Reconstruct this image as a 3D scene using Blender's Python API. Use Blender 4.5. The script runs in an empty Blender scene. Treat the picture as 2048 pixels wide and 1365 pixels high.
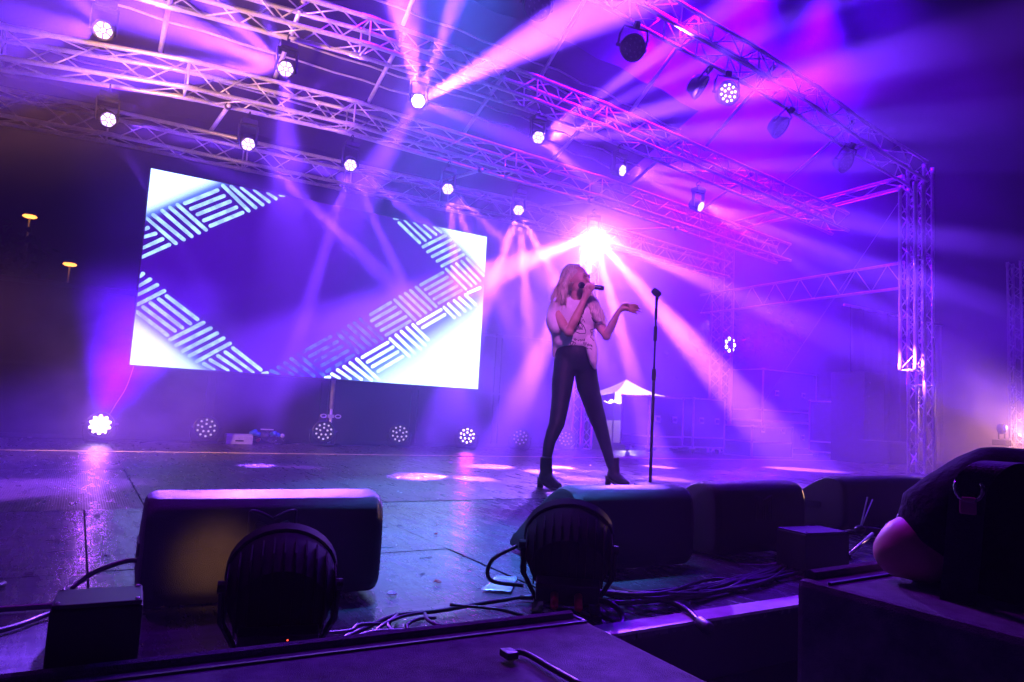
import bpy, bmesh, math, random
from mathutils import Vector, Matrix, Euler, noise
random.seed(7)
S = bpy.context.scene
COL = S.collection
V = Vector
R = math.radians

# ------------------------------------------------------------------ camera
FPX = 1387.0
_X = V((2242, -260, -FPX)).normalized()
_Z = V((766, 14000, -FPX)); _Z = (_Z - _Z.dot(_X) * _X).normalized()
_Y = _Z.cross(_X)
ROT = Matrix((_X, _Y, _Z))                 # camera axes -> world axes (X along the stage, Y up-stage, Z up)
CAM = V((0, 0, 0.56))                      # metres above the stage deck
cd = bpy.data.cameras.new("camera")
cam = bpy.data.objects.new("camera", cd)
COL.objects.link(cam)
cd.sensor_width = 36.0
cd.lens = FPX / 2048 * 36.0
cd.clip_start = 0.05
cd.clip_end = 500
cam.matrix_world = Matrix.Translation(CAM) @ ROT.to_4x4()
S.camera = cam

def ray(px, py):
    return ROT @ V((px - 1024, 682.5 - py, -FPX))
def atY(y, px, py):                         # survey: where the sight line of a photo point meets the upright plane Y = y
    d = ray(px, py); return CAM + d * ((y - CAM.y) / d.y)
def atX(x, px, py):
    d = ray(px, py); return CAM + d * ((x - CAM.x) / d.x)
def atZ(z, px, py):
    d = ray(px, py); return CAM + d * ((z - CAM.z) / d.z)

# ------------------------------------------------------------------ world, exposure
w = bpy.data.worlds.new("World"); S.world = w; w.use_nodes = True
bg = w.node_tree.nodes["Background"]
bg.inputs[0].default_value = (0.05, 0.04, 0.35, 1)
bg.inputs[1].default_value = 0.006
S.view_settings.view_transform = 'Standard'
S.view_settings.look = 'None'
S.view_settings.exposure = 0
S.view_settings.gamma = 1
cy = S.cycles
cy.max_bounces = 6; cy.diffuse_bounces = 2; cy.glossy_bounces = 3; cy.transmission_bounces = 4
cy.volume_bounces = 0; cy.transparent_max_bounces = 8
cy.caustics_reflective = False; cy.caustics_refractive = False
cy.sample_clamp_indirect = 3.0
cy.use_denoising = True
cy.use_light_tree = True
cy.use_adaptive_sampling = True
cy.adaptive_threshold = 0.02

PURPLE = (0.20, 0.012, 1.0)
BEAM = (0.20, 0.055, 1.0)
VIOLET = (0.125, 0.0, 1.0)
MAGENTA = (0.75, 0.02, 1.0)
WARM = (1.0, 0.45, 0.26)

def lamp(name, kind, loc, color, power, target=None, angle=20, blend=0.15, radius=0.05, parent=None, size=None):
    ld = bpy.data.lights.new(name, kind)
    ld.color = color; ld.energy = power
    if kind == 'SPOT':
        ld.spot_size = R(angle); ld.spot_blend = blend; ld.shadow_soft_size = radius
    elif kind == 'POINT':
        ld.shadow_soft_size = radius
    elif kind == 'AREA':
        ld.size = size or 0.3
    o = bpy.data.objects.new(name, ld); COL.objects.link(o)
    o.location = loc
    if target is not None:
        o.rotation_euler = (V(target) - V(loc)).to_track_quat('-Z', 'Y').to_euler()
    if parent is not None:
        bpy.context.view_layer.update()
        o.parent = parent; o.matrix_parent_inverse = parent.matrix_basis.inverted()
    return o

# unseen spots beside and above the stage, giving its warm, pink and violet light
lamp("front_light_warm", 'SPOT', (-1.7, 4.3, 1.3), WARM, 3000, (0.7, 6.6, 3.85), 42, 1.0, 0.25)
lamp("front_light_warm", 'SPOT', (-1.9, 5.2, 1.7), WARM, 1300, (1.2, 7.5, 0.0), 38, 1.0, 0.2)
lamp("front_light_pink", 'SPOT', (1.0, 0.3, 4.6), (0.78, 0.14, 1.0), 1350, (3.2, 4.2, 1.05), 15, 0.6, 0.15)
lamp("front_light_violet", 'SPOT', (-0.8, 4.2, 4.6), (0.34, 0.0, 1.0), 480, (0.0, 2.7, 0.0), 36, 1.0, 0.15)
lamp("front_light_violet", 'SPOT', (2.2, 4.2, 4.9), (0.2, 0.0, 1.0), 480, (0.7, 1.3, 0.0), 44, 1.0, 0.15)
lamp("front_light_violet", 'SPOT', (1.6, 3.9, 4.9), (0.42, 0.0, 1.0), 520, (1.7, 1.0, 0.0), 34, 1.0, 0.15)

# ------------------------------------------------------------------ materials
def newmat(name):
    m = bpy.data.materials.new(name); m.use_nodes = True
    nt = m.node_tree
    return m, nt, nt.nodes["Principled BSDF"]

def pmat(name, col, rough=0.5, metal=0.0, var=0.25, scale=8.0, bump=0.0, bscale=60.0, spec=0.5, stretch=None, coat=0.0):
    m, nt, b = newmat(name)
    N, L = nt.nodes, nt.links
    tc = N.new("ShaderNodeTexCoord")
    src = tc.outputs["Object"]
    if stretch:
        mp = N.new("ShaderNodeMapping"); mp.inputs["Scale"].default_value = stretch
        L.new(src, mp.inputs[0]); src = mp.outputs[0]
    nz = N.new("ShaderNodeTexNoise"); nz.inputs["Scale"].default_value = scale; nz.inputs["Detail"].default_value = 5
    nz.inputs["Roughness"].default_value = 0.65
    L.new(src, nz.inputs["Vector"])
    cr = N.new("ShaderNodeValToRGB")
    cr.color_ramp.elements[0].position = 0.3; cr.color_ramp.elements[1].position = 0.72
    cr.color_ramp.elements[0].color = (*[c * (1 - var) for c in col], 1)
    cr.color_ramp.elements[1].color = (*[min(1, c * (1 + var)) for c in col], 1)
    L.new(nz.outputs[0], cr.inputs[0]); L.new(cr.outputs[0], b.inputs["Base Color"])
    mr = N.new("ShaderNodeMapRange"); mr.inputs[3].default_value = max(0.03, rough - 0.1); mr.inputs[4].default_value = min(1, rough + 0.1)
    L.new(nz.outputs[0], mr.inputs[0]); L.new(mr.outputs[0], b.inputs["Roughness"])
    b.inputs["Metallic"].default_value = metal
    b.inputs["Specular IOR Level"].default_value = spec
    b.inputs["Coat Weight"].default_value = coat
    if bump:
        n2 = N.new("ShaderNodeTexNoise"); n2.inputs["Scale"].default_value = bscale; n2.inputs["Detail"].default_value = 3
        L.new(src, n2.inputs["Vector"])
        bp = N.new("ShaderNodeBump"); bp.inputs["Strength"].default_value = bump; bp.inputs["Distance"].default_value = 0.01
        L.new(n2.outputs[0], bp.inputs["Height"]); L.new(bp.outputs[0], b.inputs["Normal"])
    return m

def emat(name, col, strength):
    m, nt, b = newmat(name)
    b.inputs["Base Color"].default_value = (0.1, 0.1, 0.1, 1)
    b.inputs["Emission Color"].default_value = (*col, 1)
    b.inputs["Emission Strength"].default_value = strength
    return m

M = {}
M['alu'] = pmat("brushed_aluminium", (0.74, 0.71, 0.69), 0.36, 0.35, 0.15, 20, 0.05, 200)
M['black_metal'] = pmat("black_powder_coat", (0.02, 0.02, 0.022), 0.45, 0.2, 0.2, 30, 0.1, 300)
M['black_plastic'] = pmat("black_plastic", (0.018, 0.018, 0.02), 0.5, 0, 0.3, 20)
M['speaker'] = pmat("textured_black_speaker_paint", (0.014, 0.013, 0.014), 0.45, 0, 0.25, 30, 0.5, 700)
M['grille'] = pmat("black_steel_grille", (0.015, 0.015, 0.015), 0.5, 0.5, 0.2, 60, 0.6, 400)
M['matte_black'] = pmat('matte_black_casting', (0.006, 0.006, 0.007), 0.75, 0, 0.2, 30, spec=0.2)
M['cable'] = pmat("black_rubber_cable", (0.02, 0.02, 0.022), 0.4, 0, 0.2, 10)
M['cable_grey'] = pmat("grey_cable", (0.18, 0.17, 0.2), 0.45, 0, 0.2, 10)
M['carpet'] = pmat("grey_carpet_cover", (0.2, 0.19, 0.22), 0.95, 0, 0.35, 14, 0.9, 500, spec=0.1)
M['white_edge'] = pmat("pale_edge_strip", (0.5, 0.48, 0.5), 0.6, 0, 0.3, 9, 0.2, 90)
M['ply_case'] = pmat("dark_laminated_plywood", (0.035, 0.03, 0.05), 0.4, 0, 0.3, 6)
M['drape'] = pmat("black_stage_drape", (0.014, 0.012, 0.016), 0.9, 0, 0.3, 3, 0.3, 80, spec=0.1)
M['roof'] = pmat("dark_roof_canopy", (0.010, 0.010, 0.014), 0.7, 0, 0.3, 1.2, 0.2, 6)
M['tent'] = pmat("white_canopy_cloth", (0.72, 0.70, 0.72), 0.8, 0, 0.1, 2, 0.3, 8)
M['wall'] = pmat("dark_wall_panel", (0.022, 0.017, 0.024), 0.6, 0, 0.35, 1.7, 0.2, 30)
M['wall_frame'] = pmat("dark_wall_frame", (0.03, 0.025, 0.035), 0.5, 0.1, 0.3, 5)
M['ground'] = pmat("dark_asphalt", (0.04, 0.04, 0.045), 0.9, 0, 0.3, 2, 0.4, 80)
M['skin'] = pmat("skin", (0.62, 0.36, 0.27), 0.45, 0, 0.08, 14, 0.05, 300)
M['shirt'] = pmat("white_cotton", (0.78, 0.74, 0.72), 0.85, 0, 0.06, 9, 0.25, 40, spec=0.2)
M['leggings'] = pmat("shiny_black_leggings", (0.008, 0.010, 0.026), 0.6, 0, 0.2, 12, 0.15, 30, spec=0.3)
M['boots'] = pmat("black_leather", (0.012, 0.011, 0.012), 0.35, 0, 0.2, 20, 0.2, 80)
M['hair'] = pmat("blond_hair", (0.75, 0.62, 0.44), 0.5, 0, 0.45, 25, 0.6, 60, stretch=(6, 6, 0.5))
M['ink'] = pmat("dark_print", (0.02, 0.015, 0.04), 0.8)
M['tee'] = pmat("black_tshirt", (0.012, 0.012, 0.016), 0.9, 0, 0.25, 8, 0.4, 60, spec=0.15)
M['strap'] = pmat("black_webbing", (0.02, 0.02, 0.03), 0.7, 0, 0.3, 30, 0.5, 300)
M['blue'] = pmat("blue_plastic", (0.02, 0.16, 0.6), 0.35)
M['red'] = pmat("red_plastic", (0.5, 0.03, 0.03), 0.4)
M['redflag'] = pmat("red_cloth", (0.55, 0.05, 0.06), 0.8)
M['blueflag'] = pmat("blue_cloth", (0.08, 0.2, 0.55), 0.8)
M['paper'] = pmat("crumpled_paper", (0.6, 0.56, 0.55), 0.8, 0, 0.1, 12)
M['pinkpaper'] = pmat("pink_paper", (0.6, 0.2, 0.3), 0.8, 0, 0.1, 12)
M['film'] = pmat("glossy_clear_sheet", (0.35, 0.33, 0.38), 0.12, 0, 0.3, 20, 0.5, 20, coat=0.6)
M['chrome'] = pmat("polished_steel", (0.7, 0.68, 0.66), 0.15, 1.0, 0.1, 10)
M['wood'] = pmat("trees_bark", (0.05, 0.04, 0.03), 0.9)
M['leaf'] = pmat("leaves", (0.03, 0.05, 0.025), 0.7, 0, 0.4, 3)
M['yellow_line'] = pmat("worn_yellow_tape", (0.75, 0.6, 0.3), 0.5, 0, 0.2, 12)
M['lens_on'] = emat("lit_lens", (0.85, 0.62, 1.0), 2.6)
M['lens_hot'] = emat("hot_lens", (0.9, 0.75, 1.0), 14)
M['lens_gap'] = emat("dim_lens_gap", (0.3, 0.1, 1.0), 0.45)
M['led_on'] = emat("lit_led", (0.85, 0.6, 1.0), 6)
M['led_hot'] = emat("hot_led", (0.9, 0.6, 1.0), 25)
M['led_off'] = emat("faint_led", (0.8, 0.62, 0.85), 0.85)
M['led_faint'] = emat("very_faint_led", (0.8, 0.4, 1.0), 0.5)
M['led_dark'] = pmat('unlit_lens', (0.35, 0.3, 0.35), 0.1, 0.6, 0.1)
M['red_led'] = emat("red_indicator", (1.0, 0.05, 0.02), 6)
M['street'] = emat("sodium_lamp", (1.0, 0.30, 0.05), 4.5)

def floor_mat(name, base, wear, rlo, rhi, meshy):
    m, nt, b = newmat(name)
    N, L = nt.nodes, nt.links
    tc = N.new("ShaderNodeTexCoord")
    def noise_(scale, det, st, seed=0.0):
        mp = N.new("ShaderNodeMapping"); mp.inputs["Scale"].default_value = st; mp.inputs["Location"].default_value = (seed, seed, 0)
        L.new(tc.outputs["Object"], mp.inputs[0])
        n = N.new("ShaderNodeTexNoise"); n.inputs["Scale"].default_value = scale; n.inputs["Detail"].default_value = det
        n.inputs["Roughness"].default_value = 0.7
        L.new(mp.outputs[0], n.inputs["Vector"]); return n.outputs[0]
    a = noise_(2.2, 8, (1, 1, 1)); s = noise_(14, 6, (0.35, 2.4, 1), 3.0); t = noise_(9, 6, (2.2, 0.4, 1), 9.0)
    mx = N.new("ShaderNodeMath"); mx.operation = 'MULTIPLY'; L.new(a, mx.inputs[0]); L.new(s, mx.inputs[1])
    cr = N.new("ShaderNodeValToRGB"); e = cr.color_ramp.elements
    e[0].position = 0.16; e[0].color = (*base, 1); e[1].position = 0.42; e[1].color = (*wear, 1)
    L.new(mx.outputs[0], cr.inputs[0]); L.new(cr.outputs[0], b.inputs["Base Color"])
    mr = N.new("ShaderNodeMapRange"); mr.inputs[1].default_value = 0.3; mr.inputs[2].default_value = 0.7
    mr.inputs[3].default_value = rlo; mr.inputs[4].default_value = rhi
    L.new(t, mr.inputs[0]); L.new(mr.outputs[0], b.inputs["Roughness"])
    ad = N.new("ShaderNodeMath"); ad.operation = 'ADD'; L.new(s, ad.inputs[0]); L.new(t, ad.inputs[1])
    h = ad.outputs[0]
    if meshy:
        w1 = N.new("ShaderNodeTexWave"); w1.inputs["Scale"].default_value = 30; w1.bands_direction = 'X'
        w2 = N.new("ShaderNodeTexWave"); w2.inputs["Scale"].default_value = 30; w2.bands_direction = 'Y'
        L.new(tc.outputs["Object"], w1.inputs[0]); L.new(tc.outputs["Object"], w2.inputs[0])
        mm = N.new("ShaderNodeMath"); mm.operation = 'MULTIPLY'; L.new(w1.outputs[0], mm.inputs[0]); L.new(w2.outputs[0], mm.inputs[1])
        a2 = N.new("ShaderNodeMath"); a2.operation = 'ADD'; L.new(mm.outputs[0], a2.inputs[0]); L.new(h, a2.inputs[1]); h = a2.outputs[0]
    bp = N.new("ShaderNodeBump"); bp.inputs["Strength"].default_value = 0.5; bp.inputs["Distance"].default_value = 0.004
    L.new(h, bp.inputs["Height"]); L.new(bp.outputs[0], b.inputs["Normal"])
    return m
M['deck_front'] = floor_mat("worn_phenolic_deck", (0.025, 0.025, 0.03), (0.09, 0.087, 0.10), 0.12, 0.38, False)
M['deck_back'] = floor_mat("antislip_mesh_deck", (0.03, 0.022, 0.02), (0.09, 0.065, 0.055), 0.2, 0.42, True)

# ------------------------------------------------------------------ helpers
class MB:
    def __init__(s): s.v = []; s.f = []
    def box(s, c, d, rot=None, bev=0):
        c = V(c); n = len(s.v); hx, hy, hz = d[0] / 2, d[1] / 2, d[2] / 2
        for x, y, z in ((-1, -1, -1), (1, -1, -1), (1, 1, -1), (-1, 1, -1), (-1, -1, 1), (1, -1, 1), (1, 1, 1), (-1, 1, 1)):
            p = V((x * hx, y * hy, z * hz))
            if rot is not None: p = rot @ p
            s.v.append(c + p)
        for q in ((0, 3, 2, 1), (4, 5, 6, 7), (0, 1, 5, 4), (1, 2, 6, 5), (2, 3, 7, 6), (3, 0, 4, 7)):
            s.f.append(tuple(n + i for i in q))
        return s
    def ring_sweep(s, pts, rad, n=8, cap=True):
        pts = [V(p) for p in pts]; k0 = len(s.v)
        if not hasattr(rad, '__len__'): rad = [rad] * len(pts)
        up = None
        for i, p in enumerate(pts):
            t = (pts[min(i + 1, len(pts) - 1)] - pts[max(i - 1, 0)])
            if t.length < 1e-9: t = V((0, 0, 1))
            t.normalize()
            if up is None:
                up = V((0, 0, 1)) if abs(t.z) < 0.9 else V((1, 0, 0))
            a = t.cross(up)
            if a.length < 1e-6: a = t.orthogonal()
            a.normalize(); b = a.cross(t).normalized(); up = b
            for j in range(n):
                th = 2 * math.pi * j / n
                s.v.append(p + (a * math.cos(th) + b * math.sin(th)) * rad[i])
        for i in range(len(pts) - 1):
            for j in range(n):
                a0 = k0 + i * n + j; a1 = k0 + i * n + (j + 1) % n
                s.f.append((a0, a1, a1 + n, a0 + n))
        if cap:
            s.f.append(tuple(k0 + j for j in range(n))[::-1])
            s.f.append(tuple(k0 + (len(pts) - 1) * n + j for j in range(n)))
        return s
    def tube(s, a, b, r, n=8): return s.ring_sweep([a, b], r, n)
    def lathe(s, prof, n=24, o=(0, 0, 0), mat=None):      # prof: (r, z) along local z
        k0 = len(s.v); o = V(o)
        for r, z in prof:
            for j in range(n):
                th = 2 * math.pi * j / n
                p = V((r * math.cos(th), r * math.sin(th), z))
                if mat is not None: p = mat @ p
                s.v.append(o + p)
        for i in range(len(prof) - 1):
            for j in range(n):
                a0 = k0 + i * n + j; a1 = k0 + i * n + (j + 1) % n
                s.f.append((a0, a1, a1 + n, a0 + n))
        s.f.append(tuple(k0 + j for j in range(n))[::-1]); s.f.append(tuple(k0 + (len(prof) - 1) * n + j for j in range(n)))
        return s
    def prism(s, poly, off, ax='y'):                     # poly of 3D points, extruded by vector off
        k0 = len(s.v); n = len(poly); off = V(off)
        for p in poly: s.v.append(V(p))
        for p in poly: s.v.append(V(p) + off)
        s.f.append(tuple(range(k0, k0 + n))[::-1]); s.f.append(tuple(range(k0 + n, k0 + 2 * n)))
        for i in range(n):
            j = (i + 1) % n; s.f.append((k0 + i, k0 + j, k0 + n + j, k0 + n + i))
        return s
    def ball(s, c, r, n=16, m=10, sc=(1, 1, 1), rot=None):
        k0 = len(s.v); c = V(c)
        for i in range(1, m):
            ph = math.pi * i / m
            for j in range(n):
                th = 2 * math.pi * j / n
                p = V((r * sc[0] * math.sin(ph) * math.cos(th), r * sc[1] * math.sin(ph) * math.sin(th), r * sc[2] * math.cos(ph)))
                if rot is not None: p = rot @ p
                s.v.append(c + p)
        for i in range(m - 2):
            for j in range(n):
                a0 = k0 + i * n + j; a1 = k0 + i * n + (j + 1) % n
                s.f.append((a0, a0 + n, a1 + n, a1))
        s.f.append(tuple(k0 + j for j in range(n))); s.f.append(tuple(k0 + (m - 2) * n + j for j in range(n))[::-1])
        return s
    def grid(s, fn, nu, nv):
        k0 = len(s.v)
        for i in range(nu + 1):
            for j in range(nv + 1): s.v.append(V(fn(i / nu, j / nv)))
        for i in range(nu):
            for j in range(nv):
                a = k0 + i * (nv + 1) + j
                s.f.append((a, a + nv + 1, a + nv + 2, a + 1))
        return s
    def build(s, name, mat, parent=None, smooth=False, bevel=0.0, loc=None):
        me = bpy.data.meshes.new(name)
        o0 = V((0, 0, 0))
        if loc is not None: o0 = V(loc)
        me.from_pydata([tuple(p - o0) for p in s.v], [], s.f)
        bm = bmesh.new(); bm.from_mesh(me); bmesh.ops.recalc_face_normals(bm, faces=bm.faces)
        if bevel: bmesh.ops.bevel(bm, geom=[e for e in bm.edges if len(e.link_faces) == 2 and e.calc_face_angle(0) > 0.6], offset=bevel, segments=2, profile=0.6, affect='EDGES')
        bm.to_mesh(me); bm.free()
        me.materials.append(mat)
        if smooth:
            for p in me.polygons: p.use_smooth = True
        o = bpy.data.objects.new(name, me); COL.objects.link(o)
        if loc is not None and parent is None: o.location = o0
        if parent is not None: o.parent = parent
        return o

def auto(o, ang=40):
    me = o.data
    bm = bmesh.new(); bm.from_mesh(me)
    for f in bm.faces: f.smooth = True
    for e in bm.edges: e.smooth = not (len(e.link_faces) == 2 and e.calc_face_angle(0) > R(ang))
    bm.to_mesh(me); bm.free(); return o

def tag(o, label=None, cat=None, group=None, kind=None):
    if label: o['label'] = label
    if cat: o['category'] = cat
    if group: o['group'] = group
    if kind: o['kind'] = kind
    return o
def thing(name, label, cat, loc=(0, 0, 0), group=None, rot=None):
    o = bpy.data.objects.new(name, None); COL.objects.link(o); o.location = loc
    o.empty_display_size = 0.1
    if rot is not None: o.rotation_euler = rot
    return tag(o, label, cat, group)
def copy_tree(o, parent=None):
    c = o.copy(); COL.objects.link(c)
    if parent is not None: c.parent = parent
    for ch in o.children: copy_tree(ch, c)
    return c
def spline(pts, n=10):
    pts = [V(p) for p in pts]; out = []
    P = [pts[0] * 2 - pts[1]] + pts + [pts[-1] * 2 - pts[-2]]
    for i in range(1, len(P) - 2):
        for k in range(n):
            t = k / n; a, b, c, d = P[i - 1], P[i], P[i + 1], P[i + 2]
            out.append(0.5 * ((2 * b) + (-a + c) * t + (2 * a - 5 * b + 4 * c - d) * t * t + (-a + 3 * b - 3 * c + d) * t ** 3))
    out.append(pts[-1]); return out
def remesh(mb, name, mat, parent, voxel, root, smooth_it=4, wobble=0.0, wscale=8.0):
    """Melt overlapping shapes into one continuous skin."""
    me = bpy.data.meshes.new(name + "_raw"); me.from_pydata([tuple(p - root) for p in mb.v], [], mb.f)
    bm = bmesh.new(); bm.from_mesh(me); bmesh.ops.recalc_face_normals(bm, faces=bm.faces); bm.to_mesh(me); bm.free()
    t = bpy.data.objects.new(name + "_raw", me); COL.objects.link(t)
    md = t.modifiers.new("r", 'REMESH'); md.mode = 'VOXEL'; md.voxel_size = voxel
    if smooth_it:
        sm = t.modifiers.new("s", 'SMOOTH'); sm.iterations = smooth_it; sm.factor = 0.5
    dg = bpy.context.evaluated_depsgraph_get(); dg.update()
    m2 = bpy.data.meshes.new_from_object(t.evaluated_get(dg))
    bpy.data.objects.remove(t, do_unlink=True); bpy.data.meshes.remove(me)
    if wobble:
        for v in m2.vertices:
            n = noise.noise(v.co * wscale); v.co += v.normal * n * wobble
    m2.materials.clear(); m2.materials.append(mat)
    for p in m2.polygons: p.use_smooth = True
    m2.name = name
    o = bpy.data.objects.new(name, m2); COL.objects.link(o); o.parent = parent
    return o

# ------------------------------------------------------------------ setting: ground, deck, sky haze
GZ = -1.1
mb = MB(); mb.box((6, 22, GZ - 0.25), (68, 62, 0.5)); g = mb.build("ground", M['ground']); tag(g, kind='structure')

deck = MB(); deckb = MB()
base = MB()
Y0, Y1, YB = 1.40, 3.76, 8.74
XL, XR = -4.0, 12.2
base.box(((XL + XR) / 2, (Y0 + YB) / 2 + 0.01, -0.12), (XR - XL - .02, YB - Y0 - 0.02, 0.2))
o = base.build("stage_floor_base", M['black_metal']); tag(o, kind='structure')
gap = 0.007
xs = [-4.0, -2.4, -1.15, 0.08, 1.30, 2.52, 3.74, 4.96, 6.18, 7.4, 8.62, 9.84, 11.06, 12.2]
for i in range(len(xs) - 1):
    for (ya, yb, mbx) in ((Y0, 2.50, deck), (2.50, Y1, deck), (Y1, 5.55, deckb), (5.55, 7.08, deckb), (7.08, YB, deckb)):
        x0, x1 = xs[i] + gap / 2, xs[i + 1] - gap / 2
        if mbx is deckb: x0 += 0.25; x1 += 0.25
        if mbx is deckb and i % 2 and False: continue
        dz = random.uniform(-0.0015, 0.0015)
        mbx.box(((x0 + x1) / 2, (ya + yb) / 2, -0.009 + dz), (x1 - x0, yb - ya - gap, 0.018))
o = deck.build("stage_floor", M['deck_front']); tag(o, kind='structure')
o = deckb.build("stage_floor_rear", M['deck_back']); tag(o, kind='structure')
mb = MB(); mb.box((4.1, 7.10, 0.004), (16, 0.035, 0.004)); tag(mb.build("floor_marking_line", M['yellow_line']), kind='structure')
mb = MB(); mb.box((4.1, Y0 + 0.037, 0.002), (16.2, 0.075, 0.008)); tag(mb.build("stage_edge_strip", M['white_edge']), kind='structure')
mb = MB(); mb.box((4.1, Y0 + 0.03, -0.62), (16.1, 0.03, 0.9)); tag(mb.build("stage_front_skirt", M['drape']), kind='structure')

# ------------------------------------------------------------------ back wall
wall = thing("back_wall", "dark panelled wall closing the rear of the stage under the screen", "wall", (2, 8.8, 0))
mb = MB(); mb.box((-0.2, 0.06, .83), (9.6, 0.06, 1.66)); mb.build("panel", M['wall'], wall)
fr = MB()
for x in (-3.3, -2.05, -1.98, -0.7, -0.6, 0.65, 0.75, 1.9, 2.0, 3.2, 3.3, 4.5):
    fr.box((x, 0.018, .83), (0.035, 0.04, 1.64))
for z in (0.03, 0.78, 1.62): fr.box((-0.2, 0.012, z), (9.5, 0.03, 0.03))
fr.build("frame", M['wall_frame'], wall)

# ------------------------------------------------------------------ LED screen
SY = 8.20
sx0, sx1, sz0, sz1 = 0.435, 4.575, 0.81, 2.91
scr = thing("led_screen", "huge bright led wall showing pale basket weave dashes and white corners", "screen", (sx0, SY, sz0))
SW, SH = sx1 - sx0, sz1 - sz0
mb = MB(); mb.box((SW / 2, 0.065, SH / 2), (SW + .02, 0.10, SH + .02)); mb.build("cabinet", M['black_metal'], scr)
m, nt, b = newmat("led_wall_picture")
N, L = nt.nodes, nt.links
b.inputs["Base Color"].default_value = (0.01, 0.01, 0.01, 1); b.inputs["Roughness"].default_value = 0.8; b.inputs["Specular IOR Level"].default_value = 0.05
tc = N.new("ShaderNodeTexCoord"); sp = N.new("ShaderNodeSeparateXYZ"); L.new(tc.outputs["Object"], sp.inputs[0])
def Zp(zx, zy): # photo point (given in the enlarged crop) -> screen metres
    p = atY(SY, 240 + zx * 0.3711, 320 + zy * 0.3711); return (p.x - sx0, p.z - sz0)
def line_node(a, b_, side, soft, lo, hi):
    (x0, y0), (x1, y1) = Zp(*a), Zp(*b_)
    nx, ny = (y1 - y0), -(x1 - x0); l = math.hypot(nx, ny); nx /= l; ny /= l
    cx, cy_ = Zp(*side)
    if (cx - x0) * nx + (cy_ - y0) * ny < 0: nx, ny = -nx, -ny
    c = -(x0 * nx + y0 * ny)
    m1 = N.new("ShaderNodeMath"); m1.operation = 'MULTIPLY_ADD'; L.new(sp.outputs[0], m1.inputs[0]); m1.inputs[1].default_value = nx; m1.inputs[2].default_value = c
    m2 = N.new("ShaderNodeMath"); m2.operation = 'MULTIPLY_ADD'; L.new(sp.outputs[2], m2.inputs[0]); m2.inputs[1].default_value = ny; L.new(m1.outputs[0], m2.inputs[2])
    mr = N.new("ShaderNodeMapRange"); mr.interpolation_type = 'SMOOTHSTEP'
    L.new(m2.outputs[0], mr.inputs[0]); mr.inputs[1].default_value = -soft; mr.inputs[2].default_value = soft
    return mr.outputs[0]
ls = [line_node((135, 290), (540, 118), (170, 60), 0.10, 0, 1), line_node((85, 850), (450, 1130), (60, 1090), 0.12, 0, 1),
      line_node((1715, 355), (1970, 615), (1970, 420), 0.10, 0, 1), line_node((1975, 730), (1390, 1150), (1950, 1200), 0.30, 0, 1)]
acc = ls[0]
for l_ in ls[1:]:
    mxn = N.new("ShaderNodeMath"); mxn.operation = 'MAXIMUM'; L.new(acc, mxn.inputs[0]); L.new(l_, mxn.inputs[1]); acc = mxn.outputs[0]
cr = N.new("ShaderNodeValToRGB"); e = cr.color_ramp.elements
e[0].position = 0; e[0].color = (0.012, 0.0, 0.085, 1); e[1].position = 1; e[1].color = (0.38, 0.55, 1.0, 1)
ee = cr.color_ramp.elements.new(0.35); ee.color = (0.05, 0.10, 0.34, 1)
L.new(acc, cr.inputs[0]); L.new(cr.outputs[0], b.inputs["Emission Color"]); b.inputs["Emission Strength"].default_value = 3.7
mb = MB(); mb.box((SW / 2, 0.006, SH / 2), (SW, 0.012, SH)); mb.build("picture_panel", m, scr)
W = 1.0
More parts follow.
